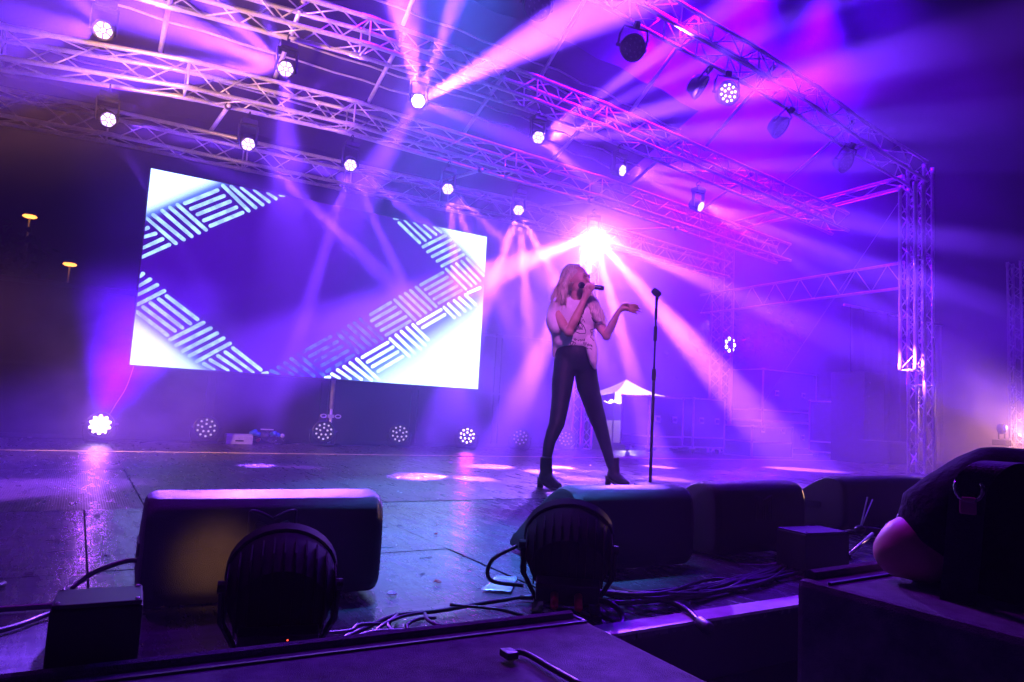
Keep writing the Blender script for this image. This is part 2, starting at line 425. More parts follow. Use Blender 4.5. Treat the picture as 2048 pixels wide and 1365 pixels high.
dash = {
 'white': [(140,315,300,450),(180,298,343,430),(228,275,385,412),(270,258,425,393),(310,243,463,378),
  (350,235,525,165),(383,265,560,195),(418,295,593,225),(452,328,627,257),(487,357,660,285),
  (555,140,693,275),(600,145,730,258),(655,150,768,242),(725,163,803,226),(797,178,840,210),(864,190,884,190),
  (133,373,150,367),(127,415,190,398),(122,473,228,428),(117,523,265,458),
  (105,628,123,614),(100,678,162,645),(96,726,200,675),(92,780,238,707),
  (90,820,255,945),(125,795,295,922),(165,772,335,905),(210,752,378,883),(252,735,417,860),
  (270,970,450,878),(303,1000,488,908),(340,1030,523,935),(375,1057,558,962),(412,1088,592,990),
  (452,1100,505,1134),(487,1080,580,1137),(528,1057,650,1142),(568,1037,715,1147),(608,1015,758,1132),(770,1154,792,1149),
  (1478,315,1495,316),(1503,340,1615,448),(1535,325,1645,435),(1585,337,1673,418),(1640,350,1702,403),(1693,360,1730,390),
  (1632,470,1755,408),(1657,497,1782,432),(1682,522,1805,460),(1708,547,1828,485),(1733,573,1850,512),
  (1758,590,1863,697),(1785,575,1893,680),(1812,560,1918,668),(1840,547,1940,652),(1868,533,1958,625)],
 'blue': [(1620,675,1740,608),(1645,700,1765,632),(1668,724,1790,655),(1692,750,1815,680),(1718,773,1840,703),
  (1480,755,1590,862),(1508,737,1618,842),(1537,720,1648,825),(1565,705,1675,808),(1595,687,1703,792),
  (1350,835,1458,770),(1355,868,1485,793),(1380,895,1512,820),(1407,920,1540,845),(1433,945,1563,870)],
 'dim': [(1172,937,1285,1040),(1200,918,1318,1022),(1232,895,1350,1003),(1262,880,1382,985),(1295,860,1413,967),
  (990,1035,1135,953),(1022,1060,1170,980),(1052,1087,1200,1003),(1085,1110,1230,1028),(1115,1140,1258,1053),
  (853,1118,930,1160),(888,1095,985,1162),(922,1072,1045,1165),(958,1050,1096,1160),(815,1138,855,1158)],
 'hot': [(1605,882,1730,808),(1630,905,1750,835),(1455,965,1560,1060),(1487,945,1590,1045),(1515,925,1620,1020),(1545,905,1645,1000),(1578,890,1660,970),
  (1305,1065,1443,985),(1333,1090,1470,1010),(1360,1115,1497,1035),(1390,1140,1523,1060),
  (1142,1155,1180,1178),(1172,1133,1240,1182),(1207,1115,1300,1184),(1240,1095,1355,1188),(1275,1075,1395,1186),(1108,1176,1128,1173),
  (1745,795,1800,850),(1770,778,1830,835),(1800,760,1860,815),(1828,745,1890,800),(1860,728,1915,780),(1875,718,1940,690)]}
dm = {}
for k, c, s_ in (('white', (0.38, 0.66, 1.0), 2.0), ('blue', (0.16, 0.36, 1.0), 1.9), ('dim', (0.02, 0.12, 1.0), 2.0), ('hot', (0.5, 0.75, 1.0), 3.4)):
    mm, nt2, b2 = newmat("led_dash_" + k)
    n2 = nt2.nodes.new("ShaderNodeTexNoise"); n2.inputs["Scale"].default_value = 9; t2 = nt2.nodes.new("ShaderNodeTexCoord")
    nt2.links.new(t2.outputs["Object"], n2.inputs["Vector"])
    c2 = nt2.nodes.new("ShaderNodeValToRGB"); c2.color_ramp.elements[0].position = .4; c2.color_ramp.elements[1].position = .62
    b2.inputs['Base Color'].default_value = (0.01, 0.01, 0.01, 1); b2.inputs['Specular IOR Level'].default_value = 0.0
    lo = 0.15 if k == 'dim' else 0.62
    c2.color_ramp.elements[0].color = (*[q * lo for q in c], 1); c2.color_ramp.elements[1].color = (*c, 1)
    nt2.links.new(n2.outputs[0], c2.inputs[0]); nt2.links.new(c2.outputs[0], b2.inputs["Emission Color"]); b2.inputs["Emission Strength"].default_value = s_
    dm[k] = mm
for k, lst in dash.items():
    mb = MB()
    for i, (a, b1, c, d) in enumerate(lst):
        p, q = V(Zp(a, b1)), V(Zp(c, d)); r = 0.021
        t = (q - p); ln = t.length
        if ln < 1e-6: continue
        t /= ln; nrm = V((-t.y, t.x)); poly = []
        for j in range(7):
            th = math.pi / 2 + math.pi * j / 6; poly.append(p + (t * math.cos(th) + nrm * math.sin(th)) * r)
        for j in range(7):
            th = -math.pi / 2 + math.pi * j / 6; poly.append(q + (t * math.cos(th) + nrm * math.sin(th)) * r)
        poly = [(min(max(u.x, 0.004), SW - .004), -0.0035 - i * 2e-5, min(max(u.y, 0.004), SH - .004)) for u in poly]
        k0 = len(mb.v); mb.v += [V(u) for u in poly]; mb.f.append(tuple(range(k0, k0 + 14)))
    o = mb.build("lit_dashes", dm[k], scr)
    o['label'] = {'white': 'pale cyan dashes', 'blue': 'blue dashes', 'dim': 'dim violet blue dashes', 'hot': 'white dashes beside the white corner'}[k]

# ------------------------------------------------------------------ trusses
def truss(name, path, label, cat="truss", sec=0.265, u=V((0, 1, 0)), v=V((0, 0, 1)), step=0.6, group=None, r=0.0215, two=False):
    path = [V(p) for p in path]
    root = thing(name, label, cat, path[0], group)
    P = [p - path[0] for p in path]
    h = sec / 2
    corners = [(-h, -h), (h, -h), (h, h), (-h, h)]
    if two: corners = [(0, -h), (0, h)]
    for (a, c) in corners:
        cp, crd = [], []
        for i in range(len(P) - 1):
            t = (P[i + 1] - P[i]).normalized(); A, B = P[i], P[i + 1]
            cp += [A, A + t * .09, A + t * .095, B - t * .095, B - t * .09]; crd += [r * 1.22, r * 1.22, r, r, r * 1.22]
        cp.append(P[-1]); crd.append(r * 1.22)
        MB().ring_sweep([p + u * a + v * c for p in cp], crd, 10).build("chord", M['alu'], root, True)
    lat = MB(); n = len(corners)
    segs = [(P[i], P[i + 1]) for i in range(len(P) - 1)]
    pairs = [(0, 1), (1, 2), (2, 3), (3, 0)] if not two else [(0, 1)]
    slv = MB()
    for a, b_ in segs:
        L_ = (b_ - a).length; k = max(2, int(round(L_ / step))); t = (b_ - a) / L_
        for (i0, i1) in pairs:
            o0 = u * corners[i0][0] + v * corners[i0][1]; o1 = u * corners[i1][0] + v * corners[i1][1]
            for j in range(k):
                s0 = a + t * (L_ * j / k); s1 = a + t * (L_ * (j + .5) / k); s2 = a + t * (L_ * (j + 1) / k)
                lat.tube(s0 + o0, s1 + o1, r * 0.36, 6); lat.tube(s1 + o1, s2 + o0, r * 0.36, 6)
            lat.tube(a + o0, a + o1, r * 0.45, 6)
    lat.build("lattice", M['alu'], root, True)
    return root
YF, YA, YM, YR = 5.10, 6.20, 7.20, 8.45
ZF = lambda x: 4.66 - 0.012 * (x - 3) ** 2 if x > 3 else 4.66
fp = [(-3.5, 4.72), (0, 4.72), (2.2, 4.72), (4.21, 4.63), (5.17, 4.55), (6.14, 4.48), (7.2, 4.36), (8.28, 4.17), (9.7, 4.02)]
truss("roof_truss", [(x, YF, z + .145) for x, z in fp], "nearest roof truss crossing top right and ending on the right tower", group=None)
ap = [(-3.5, 3.6), (-1.5, 3.68), (.33, 3.77), (2.0, 3.88), (3.9, 3.89), (4.87, 3.86), (6.1, 3.77), (7.8, 3.65), (9.6, 3.5)]
truss("roof_truss", [(x, YA, z + .145) for x, z in ap], "second roof truss, bright peach coloured at the top of the picture", group=None)
mp_ = [(-3.5, 3.0), (-2.2, 3.1), (-.83, 3.25), (0.6, 3.42), (2.23, 3.49), (4.29, 3.45), (5.65, 3.43), (7.5, 3.33), (9.6, 3.2)]
truss("roof_truss", [(x, YM, z + .145) for x, z in mp_], "third roof truss just above the screen lamps, peach at its left end", group=None)
rp = [(-3.5, 3.06), (-2, 3.1), (0, 3.2), (1.4, 3.22), (2.64, 3.24), (4.0, 3.27), (5.16, 3.3), (7.5, 3.2), (9.6, 3.1)]
truss("roof_truss", [(x, YR, z + .145) for x, z in rp], "rearmost and lowest roof truss which carries the led screen", group=None)
# cross bars running from truss to truss
def zof(pp, x):
    for (a, za), (b_, zb) in zip(pp, pp[1:]):
        if a <= x <= b_: return za + (zb - za) * (x - a) / (b_ - a)
    return pp[-1][1]
def bar(a, b_, r, label, name="cross_bar", group="cross bars joining the roof trusses"):
    t = thing(name, label, "roof bar", a, group)
    d = V(b_) - V(a)
    MB().tube((0, 0, 0), d, r, 10).build("tube", M['alu'], t, True)
    dn = d.normalized()
    for q in (dn * 0.02, d - dn * 0.06): MB().tube(q, q + dn * 0.05, r * 1.5, 10).build("clamp", M['black_metal'], t, True)
ORD = ["first", "second", "third", "fourth", "fifth", "sixth", "seventh"]
for i, x in enumerate((1.0, 2.35, 4.0, 5.3, 6.6, 8.2)):
    bar((x, YF, zof(fp, x) + .35), (x, YA, zof(ap, x) + .33), 0.022, "cross bar joining the nearest and second roof truss, %s from the left" % ORD[i])
for i, x in enumerate((0.35, 1.4, 2.4, 3.6, 4.9, 6.2, 7.6)):
    bar((x, YA, zof(ap, x) + .33), (x, YM, zof(mp_, x) + .33), 0.022, "cross bar joining the second and third roof truss, %s from the left" % ORD[i])
for i, x in enumerate((1.0, 3.9, 5.6, 7.2)):
    bar((x, YM, zof(mp_, x) - .02), (x, YR, zof(rp, x) + .33), 0.022, "cross bar joining the third and rearmost roof truss, %s from the left" % ORD[i])
# canopy with its ribs
can = thing("roof_canopy", "dark roof canopy with thin pale ribs above the trusses", "canopy", (3, 5, 4.2))
def canf(u, v_):
    x = -3.6 + 10.0 * u; y = 6.1 + 2.6 * v_
    z = 4.62 - 1.02 * v_ - 0.022 * max(0, x - 3) ** 2 * (1 - .5 * v_) + 0.02 * math.sin(x * 9)
    return (x - 3, y - 5, z - 4.2 + 0.12)
o = MB().grid(canf, 60, 16).build("cloth", M['roof'], can, True)
for v_ in (0.12, 0.2, 0.42, 0.5, 0.72, 0.8):
    MB().ring_sweep([V(canf(i / 30, v_)) - V((0, 0, .05)) for i in range(31)], 0.011, 6).build("rib", M['alu'], can, True)

# towers
tw = V((9.72, YF, 0))
truss("tower_truss", [(9.86, YF + .05, GZ), (9.86, YF + .05, 1.2), (9.86, YF + .05, 3.0), (9.86, YF + .05, 4.3)], "right front tower standing on the ground at the end of the nearest roof truss", cat="tower", u=V((1, 0, 0)), v=V((0, 1, 0)), step=0.44, sec=0.22)
truss("hanging_truss", [(9.50, YF - .02, 1.38), (9.50, YF - .02, 3.95)], "short upright truss hung against the left side of the right tower", cat="truss", u=V((1, 0, 0)), v=V((0, 1, 0)), step=0.4, sec=0.2, r=0.024)
truss("side_truss", [(9.72, YF + .2, 2.75), (9.9, YR + 0.8, 2.75)], "flat ladder truss running back from the right tower at mid height", cat="truss", u=V((1, 0, 0)), v=V((0, 0, 1)), two=True, step=0.5, sec=0.36, r=0.02)
truss("side_truss", [(9.72, YF + .2, 4.1), (9.9, YR + 0.8, 4.1)], "upper ladder truss running back from the top of the right tower", cat="truss", u=V((1, 0, 0)), v=V((0, 0, 1)), two=True, step=0.7, sec=0.16, r=0.028)
truss("tower_truss", [(10.1, 8.9, GZ), (10.1, 8.9, 4.2)], "right rear tower faint in the purple haze", cat="tower", u=V((1, 0, 0)), v=V((0, 1, 0)), step=0.4)
truss("tower_truss", [(13.9, 5.6, GZ), (13.9, 5.6, 3.65)], "far tower beyond the stage at the right edge of the picture", cat="tower", u=V((1, 0, 0)), v=V((0, 1, 0)), step=0.36, sec=0.2)
truss("tower_truss", [(6.95, 8.95, 0.0), (6.95, 8.95, 3.3)], "thin upright truss between the singer's legs at the rear", cat="tower", u=V((1, 0, 0)), v=V((0, 1, 0)), step=0.36, sec=0.22, r=0.018)
# guy wire
t = thing("guy_wire", "thin wire slanting down from the right tower head", "wire", (9.7, YF + .2, 3.9))
MB().tube((0, 0, 0), (0.1, 2.4, -3.0), 0.004, 5).build("wire", M['alu'], t)

# ------------------------------------------------------------------ moving heads
AX = Matrix.Identity(3)
def petal_lens(parent, mats, rad=0.088):
    lens = MB(); gapm = MB()
    gapm.lathe([(rad * 1.0, 0.0), (rad * 1.0, 0.004), (0.001, 0.006)], 28)
    g_ = gapm.build("lens_plate", mats[1], parent, True)
    n = 6
    for k in range(n):
        poly = []
        a0 = 2 * math.pi * k / n
        for (rr, da) in ((0.40, -0.36), (0.90, -0.44), (0.97, 0), (0.90, 0.44), (0.40, 0.36)):
            poly.append((rad * rr * math.cos(a0 + da), rad * rr * math.sin(a0 + da), 0.0055))
        lens.prism(poly, (0, 0, 0.006))
    poly = [(rad * .30 * math.cos(2 * math.pi * j / 6), rad * .30 * math.sin(2 * math.pi * j / 6), 0.0055) for j in range(6)]
    lens.prism(poly, (0, 0, 0.006))
    lens.build("lens", mats[0], g_)
def make_head(hot=False):
    root = thing("stage_light", "x", "stage light")
    b_ = MB().box((0, 0, 0.27), (0.20, 0.16, 0.07)); o = b_.build("base", M['black_metal'], root, bevel=0.012)
    c = MB(); c.box((0, 0, 0.33), (0.03, 0.06, 0.06)); c.ring_sweep([(0, 0.05 * math.cos(a), 0.385 + 0.035 * math.sin(a)) for a in [R(-60 + 30 * i) for i in range(9)]], 0.009, 6)
    c.build("clamp", M['black_metal'], root)
    y = MB()
    for s in (-1, 1): y.box((s * 0.115, 0, 0.10), (0.022, 0.06, 0.27))
    y.box((0, 0, 0.225), (0.25, 0.07, 0.025)); y.build("yoke", M['black_metal'], root, bevel=0.006)
    h = MB().lathe([(0.05, -0.15), (0.075, -0.14), (0.085, -0.05), (0.10, 0.0), (0.104, 0.05), (0.100, 0.058), (0.092, 0.058), (0.09, 0.05)], 28)
    for k in range(8):
        a = math.pi * 2 * k / 8; h.box((0.08 * math.cos(a), 0.08 * math.sin(a), -0.07), (0.02, 0.02, 0.1), Matrix.Rotation(a, 3, 'Z'))
    head = h.build("head", M['black_metal'], root); auto(head, 35)
    pl = bpy.data.objects.new("lens_holder", None)
    bpy.data.objects.remove(pl)
    petal_lens(head, (M['lens_hot'] if hot else M['lens_on'], M['lens_gap']))
    for ch in head.children: ch.location = (0, 0, 0.052)
    return root
proto = make_head()
proto_hot = make_head(True)
used = {}
def place_head(px, py, Y, facing, label, beams, group, hot=False, power=1.0, color=None, glow=0):
    loc = atY(Y, px, py)
    p = proto_hot if hot else proto
    if p.name in used: r_ = copy_tree(p)
    else: r_ = p; used[p.name] = 1
    r_.location = loc; r_['label'] = label; r_['group'] = group; r_.scale = (.76,) * 3
    fdir = (atY(Y - 1.0, *facing) - loc).normalized()
    head = [c for c in r_.children if c.name.startswith("head")][0]
    head.rotation_euler = fdir.to_track_quat('Z', 'Y').to_euler()
    src = loc + fdir * 0.09
    for i, bm_ in enumerate(beams):
        bx, by, pw, ang = bm_[:4]
        dy = bm_[4] if len(bm_) > 4 else ((0.3 if px < 800 else 0.55) if Y == YM else 1.0)
        tg = atZ(0, bx, by) if dy == 'floor' else atY(Y - dy, bx, by)
        d = (tg - src).normalized()
        lamp("beam", 'SPOT', src + d * 0.01, color or BEAM, 44000 * pw * power * (0.9 if Y == YM and px < 800 else 1), tg, ang * 1.1, 0.8, 0.04)
    if glow: lamp("lamp_glow", 'SPOT', src, (0.28, 0.10, 1.0), glow * 46000, src + fdir, 110, 1.0, 0.04)
    return r_
lamp("back_light", 'SPOT', atY(YM, 1180, 470) + V((0, -.15, 0)), BEAM, 16000, (3.3, 4.25, 1.4), 9, 0.9, 0.05)
GB = "moving heads hung from the third roof truss"
GA = "moving heads hung from the second roof truss"
place_head(213, 237, YM, (330, 330), "lit moving head at the left end of the lower lamp row over dark sky", [(450, 292, .6, 7), (430, 340, .35, 6), (280, 350, .2, 5), (330, 185, .2, 6)], GB, power=.7)
place_head(494, 286, YM, (570, 380), "lit moving head above the left half of the screen, second in the lower row", [(640, 340, .7, 6), (590, 380, .8, 6), (640, 430, .6, 7), (560, 240, .2, 6)], GB)
place_head(700, 328, YM, (730, 420), "lit moving head above the middle of the screen, third in the lower row", [(675, 420, .7, 5), (745, 430, .8, 6), (800, 410, .8, 7), (820, 360, .3, 6)], GB, power=1.1)
place_head(895, 376, YM, (920, 460), "lit moving head above the right top corner of the screen", [(905, 470, .8, 5), (940, 475, .8, 6), (985, 460, .8, 6)], GB, power=1.3)
place_head(1037, 418, YM, (1045, 520), "lit moving head right of the screen and left of the brightest lamp", [(1005, 510, 1, 6), (1048, 540, .9, 6), (1085, 510, 1, 7)], GB, power=1.6)
place_head(1187, 465, YM, (1195, 560), "brightest moving head, flaring white right above the singer", [(1085, 510, 1.6, 8), (1120, 620, 1.4, 7), (1165, 620, 1.5, 6), (1235, 640, 1.5, 7), (1320, 620, 2.2, 11), (1330, 530, 1.5, 8)], GB, hot=True, power=2.0, glow=.075)
place_head(207, 60, YA, (190, 90), "lit moving head at the top left corner above the second truss", [(60, 75, .5, 8), (90, 40, .5, 8), (140, -20, .4, 6)], GA, power=1.0)
place_head(572, 138, YA, (560, 150), "lit moving head with white beams fanning up to the left", [(440, 20, .7, 8), (400, 70, .8, 9), (400, 140, .6, 7), (520, 0, .3, 5), (572, 215, .3, 5)], GA, power=2.2)
place_head(836, 203, YA, (850, 190), "very bright moving head under the second truss with beams fanning upward", [(795, 0, 1.5, 11), (830, 0, .9, 7), (905, 20, 1.2, 8), (1010, 110, 3.2, 13), (800, 260, .3, 5), (950, 245, .3, 6)], GA, hot=True, power=2.2, glow=.012)
place_head(1075, 275, YA, (1130, 290), "lit moving head left of the fan of beams that rises to the right", [(1300, 120, 1.1, 7), (1330, 218, 1.4, 8), (1380, 265, 1.0, 7), (1330, 160, .8, 5), (1200, 380, .4, 6)], GA, power=2.4)
place_head(1239, 341, YA, (1400, 360), "narrow lit moving head with faint beams to its right, above the singer's right", [(1450, 335, .7, 6), (1450, 385, .7, 6), (1450, 425, .7, 6)], GA, power=2.2)
place_head(1396, 412, YA, (1560, 470), "small lit moving head seen almost edge on, last of the upper row", [(1600, 440, .6, 6), (1600, 480, .6, 6), (1620, 540, .5, 7)], GA, power=2.0)

# ------------------------------------------------------------------ LED pars
def make_par(ledmat, floor=True):
    root = thing("led_par", "x", "stage light")
    h = MB().lathe([(0.07, 0.12), (0.10, 0.10), (0.125, 0.02), (0.135, 0.0), (0.135, -0.025), (0.122, -0.03), (0.118, -0.012), (0.001, -0.012)], 28, mat=Matrix.Rotation(R(-90), 3, 'X'))
    hs = h.build("housing", M['black_metal'], root); auto(hs, 35)
    # face looks along local -Y
    pts = [(0, 0.045)]
    leds = MB()
    P = []
    for k in range(10): P.append((0.088, 2 * math.pi * (k + .5) / 10))
    for k in range(5): P.append((0.044, 2 * math.pi * (k + .25) / 5))
    for r_, a in P:
        leds = MB(); leds.lathe([(0.0125, 0.0), (0.0125, 0.006), (0.006, 0.012), (0.0005, 0.013)], 10, o=(r_ * math.cos(a), -0.012, r_ * math.sin(a)), mat=Matrix.Rotation(R(90), 3, 'X'))
        leds.build("led_lens", ledmat, hs, True)
    if ledmat is M['led_hot']:
        MB().lathe([(0.088, 0.0), (0.088, 0.002), (0.001, 0.003)], 28, o=(0, -0.013, 0), mat=Matrix.Rotation(R(90), 3, 'X')).build('glowing_face', M['lens_on'], hs)
    br = MB()
    if floor:
        br.ring_sweep([(-0.15, 0.03, 0.0), (-0.155, 0.03, -0.08), (-0.13, 0.03, -0.155), (0.13, 0.03, -0.155), (0.155, 0.03, -0.08), (0.15, 0.03, 0.0)], 0.011, 6)
        br.box((0, 0.03, -0.160), (0.22, 0.16, 0.014))
    else:
        br.ring_sweep([(-0.15, 0.03, 0.0), (-0.155, 0.03, 0.10), (-0.13, 0.03, 0.18), (0.13, 0.03, 0.18), (0.155, 0.03, 0.10), (0.15, 0.03, 0.0)], 0.011, 6)
        br.box((0, 0.03, 0.21), (0.05, 0.05, 0.07))
    br.tube((-0.165, 0.03, 0), (-0.13, 0.03, 0), 0.017, 8); br.tube((0.165, 0.03, 0), (0.13, 0.03, 0), 0.017, 8)
    br.build("bracket", M['black_metal'], root)
    return root
par_off = make_par(M['led_off']); par_on = make_par(M['led_on']); par_hot = make_par(M['led_hot']); par_faint = make_par(M['led_faint'])
hang_on = make_par(M['led_on'], False); hang_off = make_par(M['led_dark'], False)
def place_par(p, loc, look, label, group, scale=1.0):
    if p.name in used: r_ = copy_tree(p)
    else: r_ = p; used[p.name] = 1
    r_.location = loc
    d = V(look) - V(loc); r_.rotation_euler = (0, 0, math.atan2(d.x, -d.y))
    if abs(d.z) > 0.05:
        r_.rotation_euler = (-math.atan2(-d.z, math.hypot(d.x, d.y)) * -1, 0, math.atan2(d.x, -d.y))
    r_.scale = (scale,) * 3
    r_['label'] = label; r_['group'] = group
    return r_
GP = "led pars standing in a row along the rear of the stage"
py = 8.25
for (px, pyy, p, lab) in ((200, 851, par_hot, "glaring lit led par at the left end of the floor row"),
        (412, 858, par_off, "dim led par on the floor left of the silver box"),
        (647, 868, par_off, "dim led par on the floor at the foot of the silver pole"),
        (799, 873, par_off, "dim led par on the floor right of the silver pole"),
        (934, 876, par_on, "lit led par on the floor below the screen's right corner"),
        (1040, 880, par_faint, "faint led par in the haze between the lit one and the singer's boot"),
        (1131, 881, par_faint, "faint led par seen between the singer's legs")):
    q = atY(py, px, pyy); loc = V((q.x, q.y, 0.18)); 
    place_par(p, loc, CAM + V((0.6, 0, -0.2)) if p is not par_hot else CAM, lab, GP)
    if p is par_hot:
        d = (CAM - loc).normalized()
        lamp("par_beam", 'SPOT', loc + d * 0.08, (0.45, 0.06, 1.0), 28, loc + d * 3 + V((0.3, 0, 0.4)), 60, 0.8, 0.1)
        lamp("par_glow", 'SPOT', loc + d * 0.08, VIOLET, 3500, loc + V((.35, -.6, 1.4)), 60, 1.0, 0.1)
    if p is par_on:
        d = (CAM - loc).normalized(); lamp("par_beam", 'SPOT', loc + d * 0.08, MAGENTA, 12, loc + d * 3, 40, 0.8, 0.08)
GC = "led pars hung from the nearest roof truss"
for (px, pyy, p, lab, look) in ((1075, 12, hang_off, "unlit led par at the top edge of the picture with pale round lenses", (2.5, 0, 2.0)),
        (1265, 96, hang_off, "unlit led par as a dark round silhouette under the nearest truss", (3.5, 1, 2.0)),
        (1400, 175, hang_off, "dark unlit led par just left of the lit one", (7.5, 3, 2.0)),
        (1455, 187, hang_on, "lit led par with a dotted face shining to the right", (3.5, -3, 2.4)),
        (1560, 255, hang_off, "dark unlit led par right of the lit one under the truss", (7.5, 3, 2.0)),
        (1690, 325, hang_off, "last unlit led par nearest the right tower", (8, 3, 2.5))):
    loc = atY(YF - .05, px, pyy)
    place_par(p, loc, V(look), lab, GC, 1.0)
    if p is hang_on:
        lamp("par_beam", 'SPOT', loc + V((0.03, -.08, 0)), (0.24, 0.01, 1.0), 13000, atY(YF - 1.1, 1640, 165), 24, 0.6, 0.06)
# wash spots added unseen above the trusses, to make the smoke glow violet
wash = [((8.0, 5.0, 7.0), (6.0, 4.1, 4.4), (0.08, 0, 1), 160, 80), ((7.6, 8.6, 7.2), (6.4, 6.0, 1.8), (0.11, 0, 1), 1200, 72), ((8.2, 5.2, 7.0), (10.5, 4.2, 2.6), VIOLET, 260, 50),
        ((7.5, 6.0, 7.2), (6.6, 7.9, 0.3), VIOLET, 2500, 66), ((5.0, 4.6, 5.8), (4.6, 8.2, 1.5), VIOLET, 800, 62),
        ((2.2, 5.1, 5.2), (1.8, 7.6, 0.0), VIOLET, 380, 66), ((9.2, 6.2, 7.4), (9.2, 7.9, 0.2), VIOLET, 1800, 66)]
for a, b_, c, p_, an in wash: lamp("unseen_wash", 'SPOT', a, c, p_ * 9, b_, an, 1.0, 0.1)
# pink pools on the deck
pools = [(875, 955, 5.0), (970, 963, 5.0), (1045, 951, 5.0), (1060, 977, 5.0), (795, 992, 6.5), (1185, 968, 6), (1300, 955, 6), (1010, 1085, 8)]
src = atY(YA, 836, 203)
for i, (px, pyy, an) in enumerate(pools):
    tg = atZ(0, px, pyy); s_ = V((tg.x * .6 + 2.0, YF - .1, 4.35))
    lamp("deck_spot", 'SPOT', s_, (0.9, 0.2, 0.9), 60 if px < 1250 else 22, tg, an, 0.25, 0.02)
for (px, pyy, an, en) in ((800, 985, 17, 9000), (880, 1090, 18, 11000)):
    tg = atZ(0, px, pyy); lamp("added_blue_spot", 'SPOT', (tg.x * .6 + 1.2, 4.3, 6.4), (0.05, 0.26, 1.0), en * 1.6, tg, an, 1.0, 0.1)  # unseen spots added for the blue sheen the screen leaves on the deck
# warm beam from the right
ws = atY(5.6, 2075, 850)
lamp("side_warm", 'SPOT', ws + V((.2, 0, 0)), (1.0, 0.5, 0.3), 3600, atY(4.6, 1880, 872), 30, 1.0, 0.05)

# ------------------------------------------------------------------ wedge monitors
def wedge(name, label, loc, width=0.60, depth=0.46, height=0.30, rz=0.0, logo=None, group="wedge monitors along the front of the stage"):
    root = thing(name, label, "stage monitor", loc, group, (0, 0, rz))
    ctrl = [(0.03, 0.012), (0.004, 0.05), (0.0, 0.14), (0.006, height * .80), (0.03, height * .95), (0.075, height), (0.13, height * .985),
            (0.20, height * .86), (0.32, height * .58), (depth * .93, height * .28), (depth, 0.06), (depth * .97, 0.012)]
    c3 = spline([(0, y, z) for y, z in ctrl + [ctrl[0]]], 4)[:-1]
    cen = V((0, depth * .42, height * .42)); prof = [V(p) for p in c3]; n = len(prof)
    body = MB()
    xs_ = [(0.0, .86), (0.004, .93), (0.014, .975), (0.03, 1.0), (width - .03, 1.0), (width - .014, .975), (width - .004, .93), (width, .86)]
    for x, s_ in xs_:
        for p in prof:
            q = cen + (p - cen) * s_; body.v.append(V((x, q.y, q.z)))
    for i in range(len(xs_) - 1):
        for j in range(n):
            a = i * n + j; b_ = i * n + (j + 1) % n; body.f.append((a, b_, b_ + n, a + n))
    body.f.append(tuple(range(n))); body.f.append(tuple(range((len(xs_) - 1) * n, len(xs_) * n))[::-1])
    bo = body.build("cabinet", M['speaker'], root); auto(bo, 30)
    # grille: a curved steel sheet over the slope that faces the singer
    gy = [p for p in prof if p.y > .16 and p.z > .07]
    gy.sort(key=lambda p: p.y)
    gr = MB(); k = len(gy)
    for x in (0.045, width - .045):
        for p in gy: gr.v.append(V((x, p.y + .004, p.z + .006)))
    for i in range(k - 1): gr.f.append((i, i + 1, k + i + 1, k + i))
    gr.build("grille", M['grille'], root, True)
    hd = MB()
    hd.box((-0.002, depth * .45, height * .45), (0.006, 0.12, 0.035)); hd.build("handle_recess", M['black_plastic'], root, bevel=0.002)
    ft = MB()
    if logo:
        s_, cx, cz = logo
        def bead(pts): ft.ring_sweep([V((cx + x * s_, 0.001, cz + z * s_)) for x, z in pts], 0.0042 * (s_ / .11), 6)
        outer = [(-.5, -.55), (-.5, .38), (-.46, .40)] + [(-.46 + .46 * t, .40 - .20 * t ** 1.6 * 1.0) for t in (.25, .5, .75, 1)]
        outer += [(-x, z) for x, z in outer[::-1]]
        bead(outer)
        for sg in (-1, 1):
            bead([(sg * .36, -.55), (sg * .36, .10), (sg * .33, .14), (sg * .2, .10), (sg * .1, .02), (sg * .06, -.12), (sg * .06, -.55)])
        ft.build("emblem", M['speaker'], root, True)
    return root
wedge("wedge_monitor", "large rounded black wedge monitor with a raised emblem on its warm lit back, left", (0.175, 1.98, 0.0), width=0.63, height=0.295, rz=R(-3), logo=(0.12, 0.31, 0.205))
wedge("wedge_monitor", "black wedge monitor showing its reddish end cap behind the finned floor light", (1.50, 1.93, 0.0), width=0.56, height=0.30, rz=R(-2))
wedge("wedge_monitor", "black wedge monitor with a small dark emblem, third from the left", (2.25, 1.98, 0.0), width=0.58, height=0.305, rz=R(-1), logo=(0.10, 0.28, 0.21))
wedge("wedge_monitor", "black wedge monitor farthest right, half hidden by the leaning person", (3.55, 2.25, 0.0), width=0.95, height=0.29, rz=R(1))

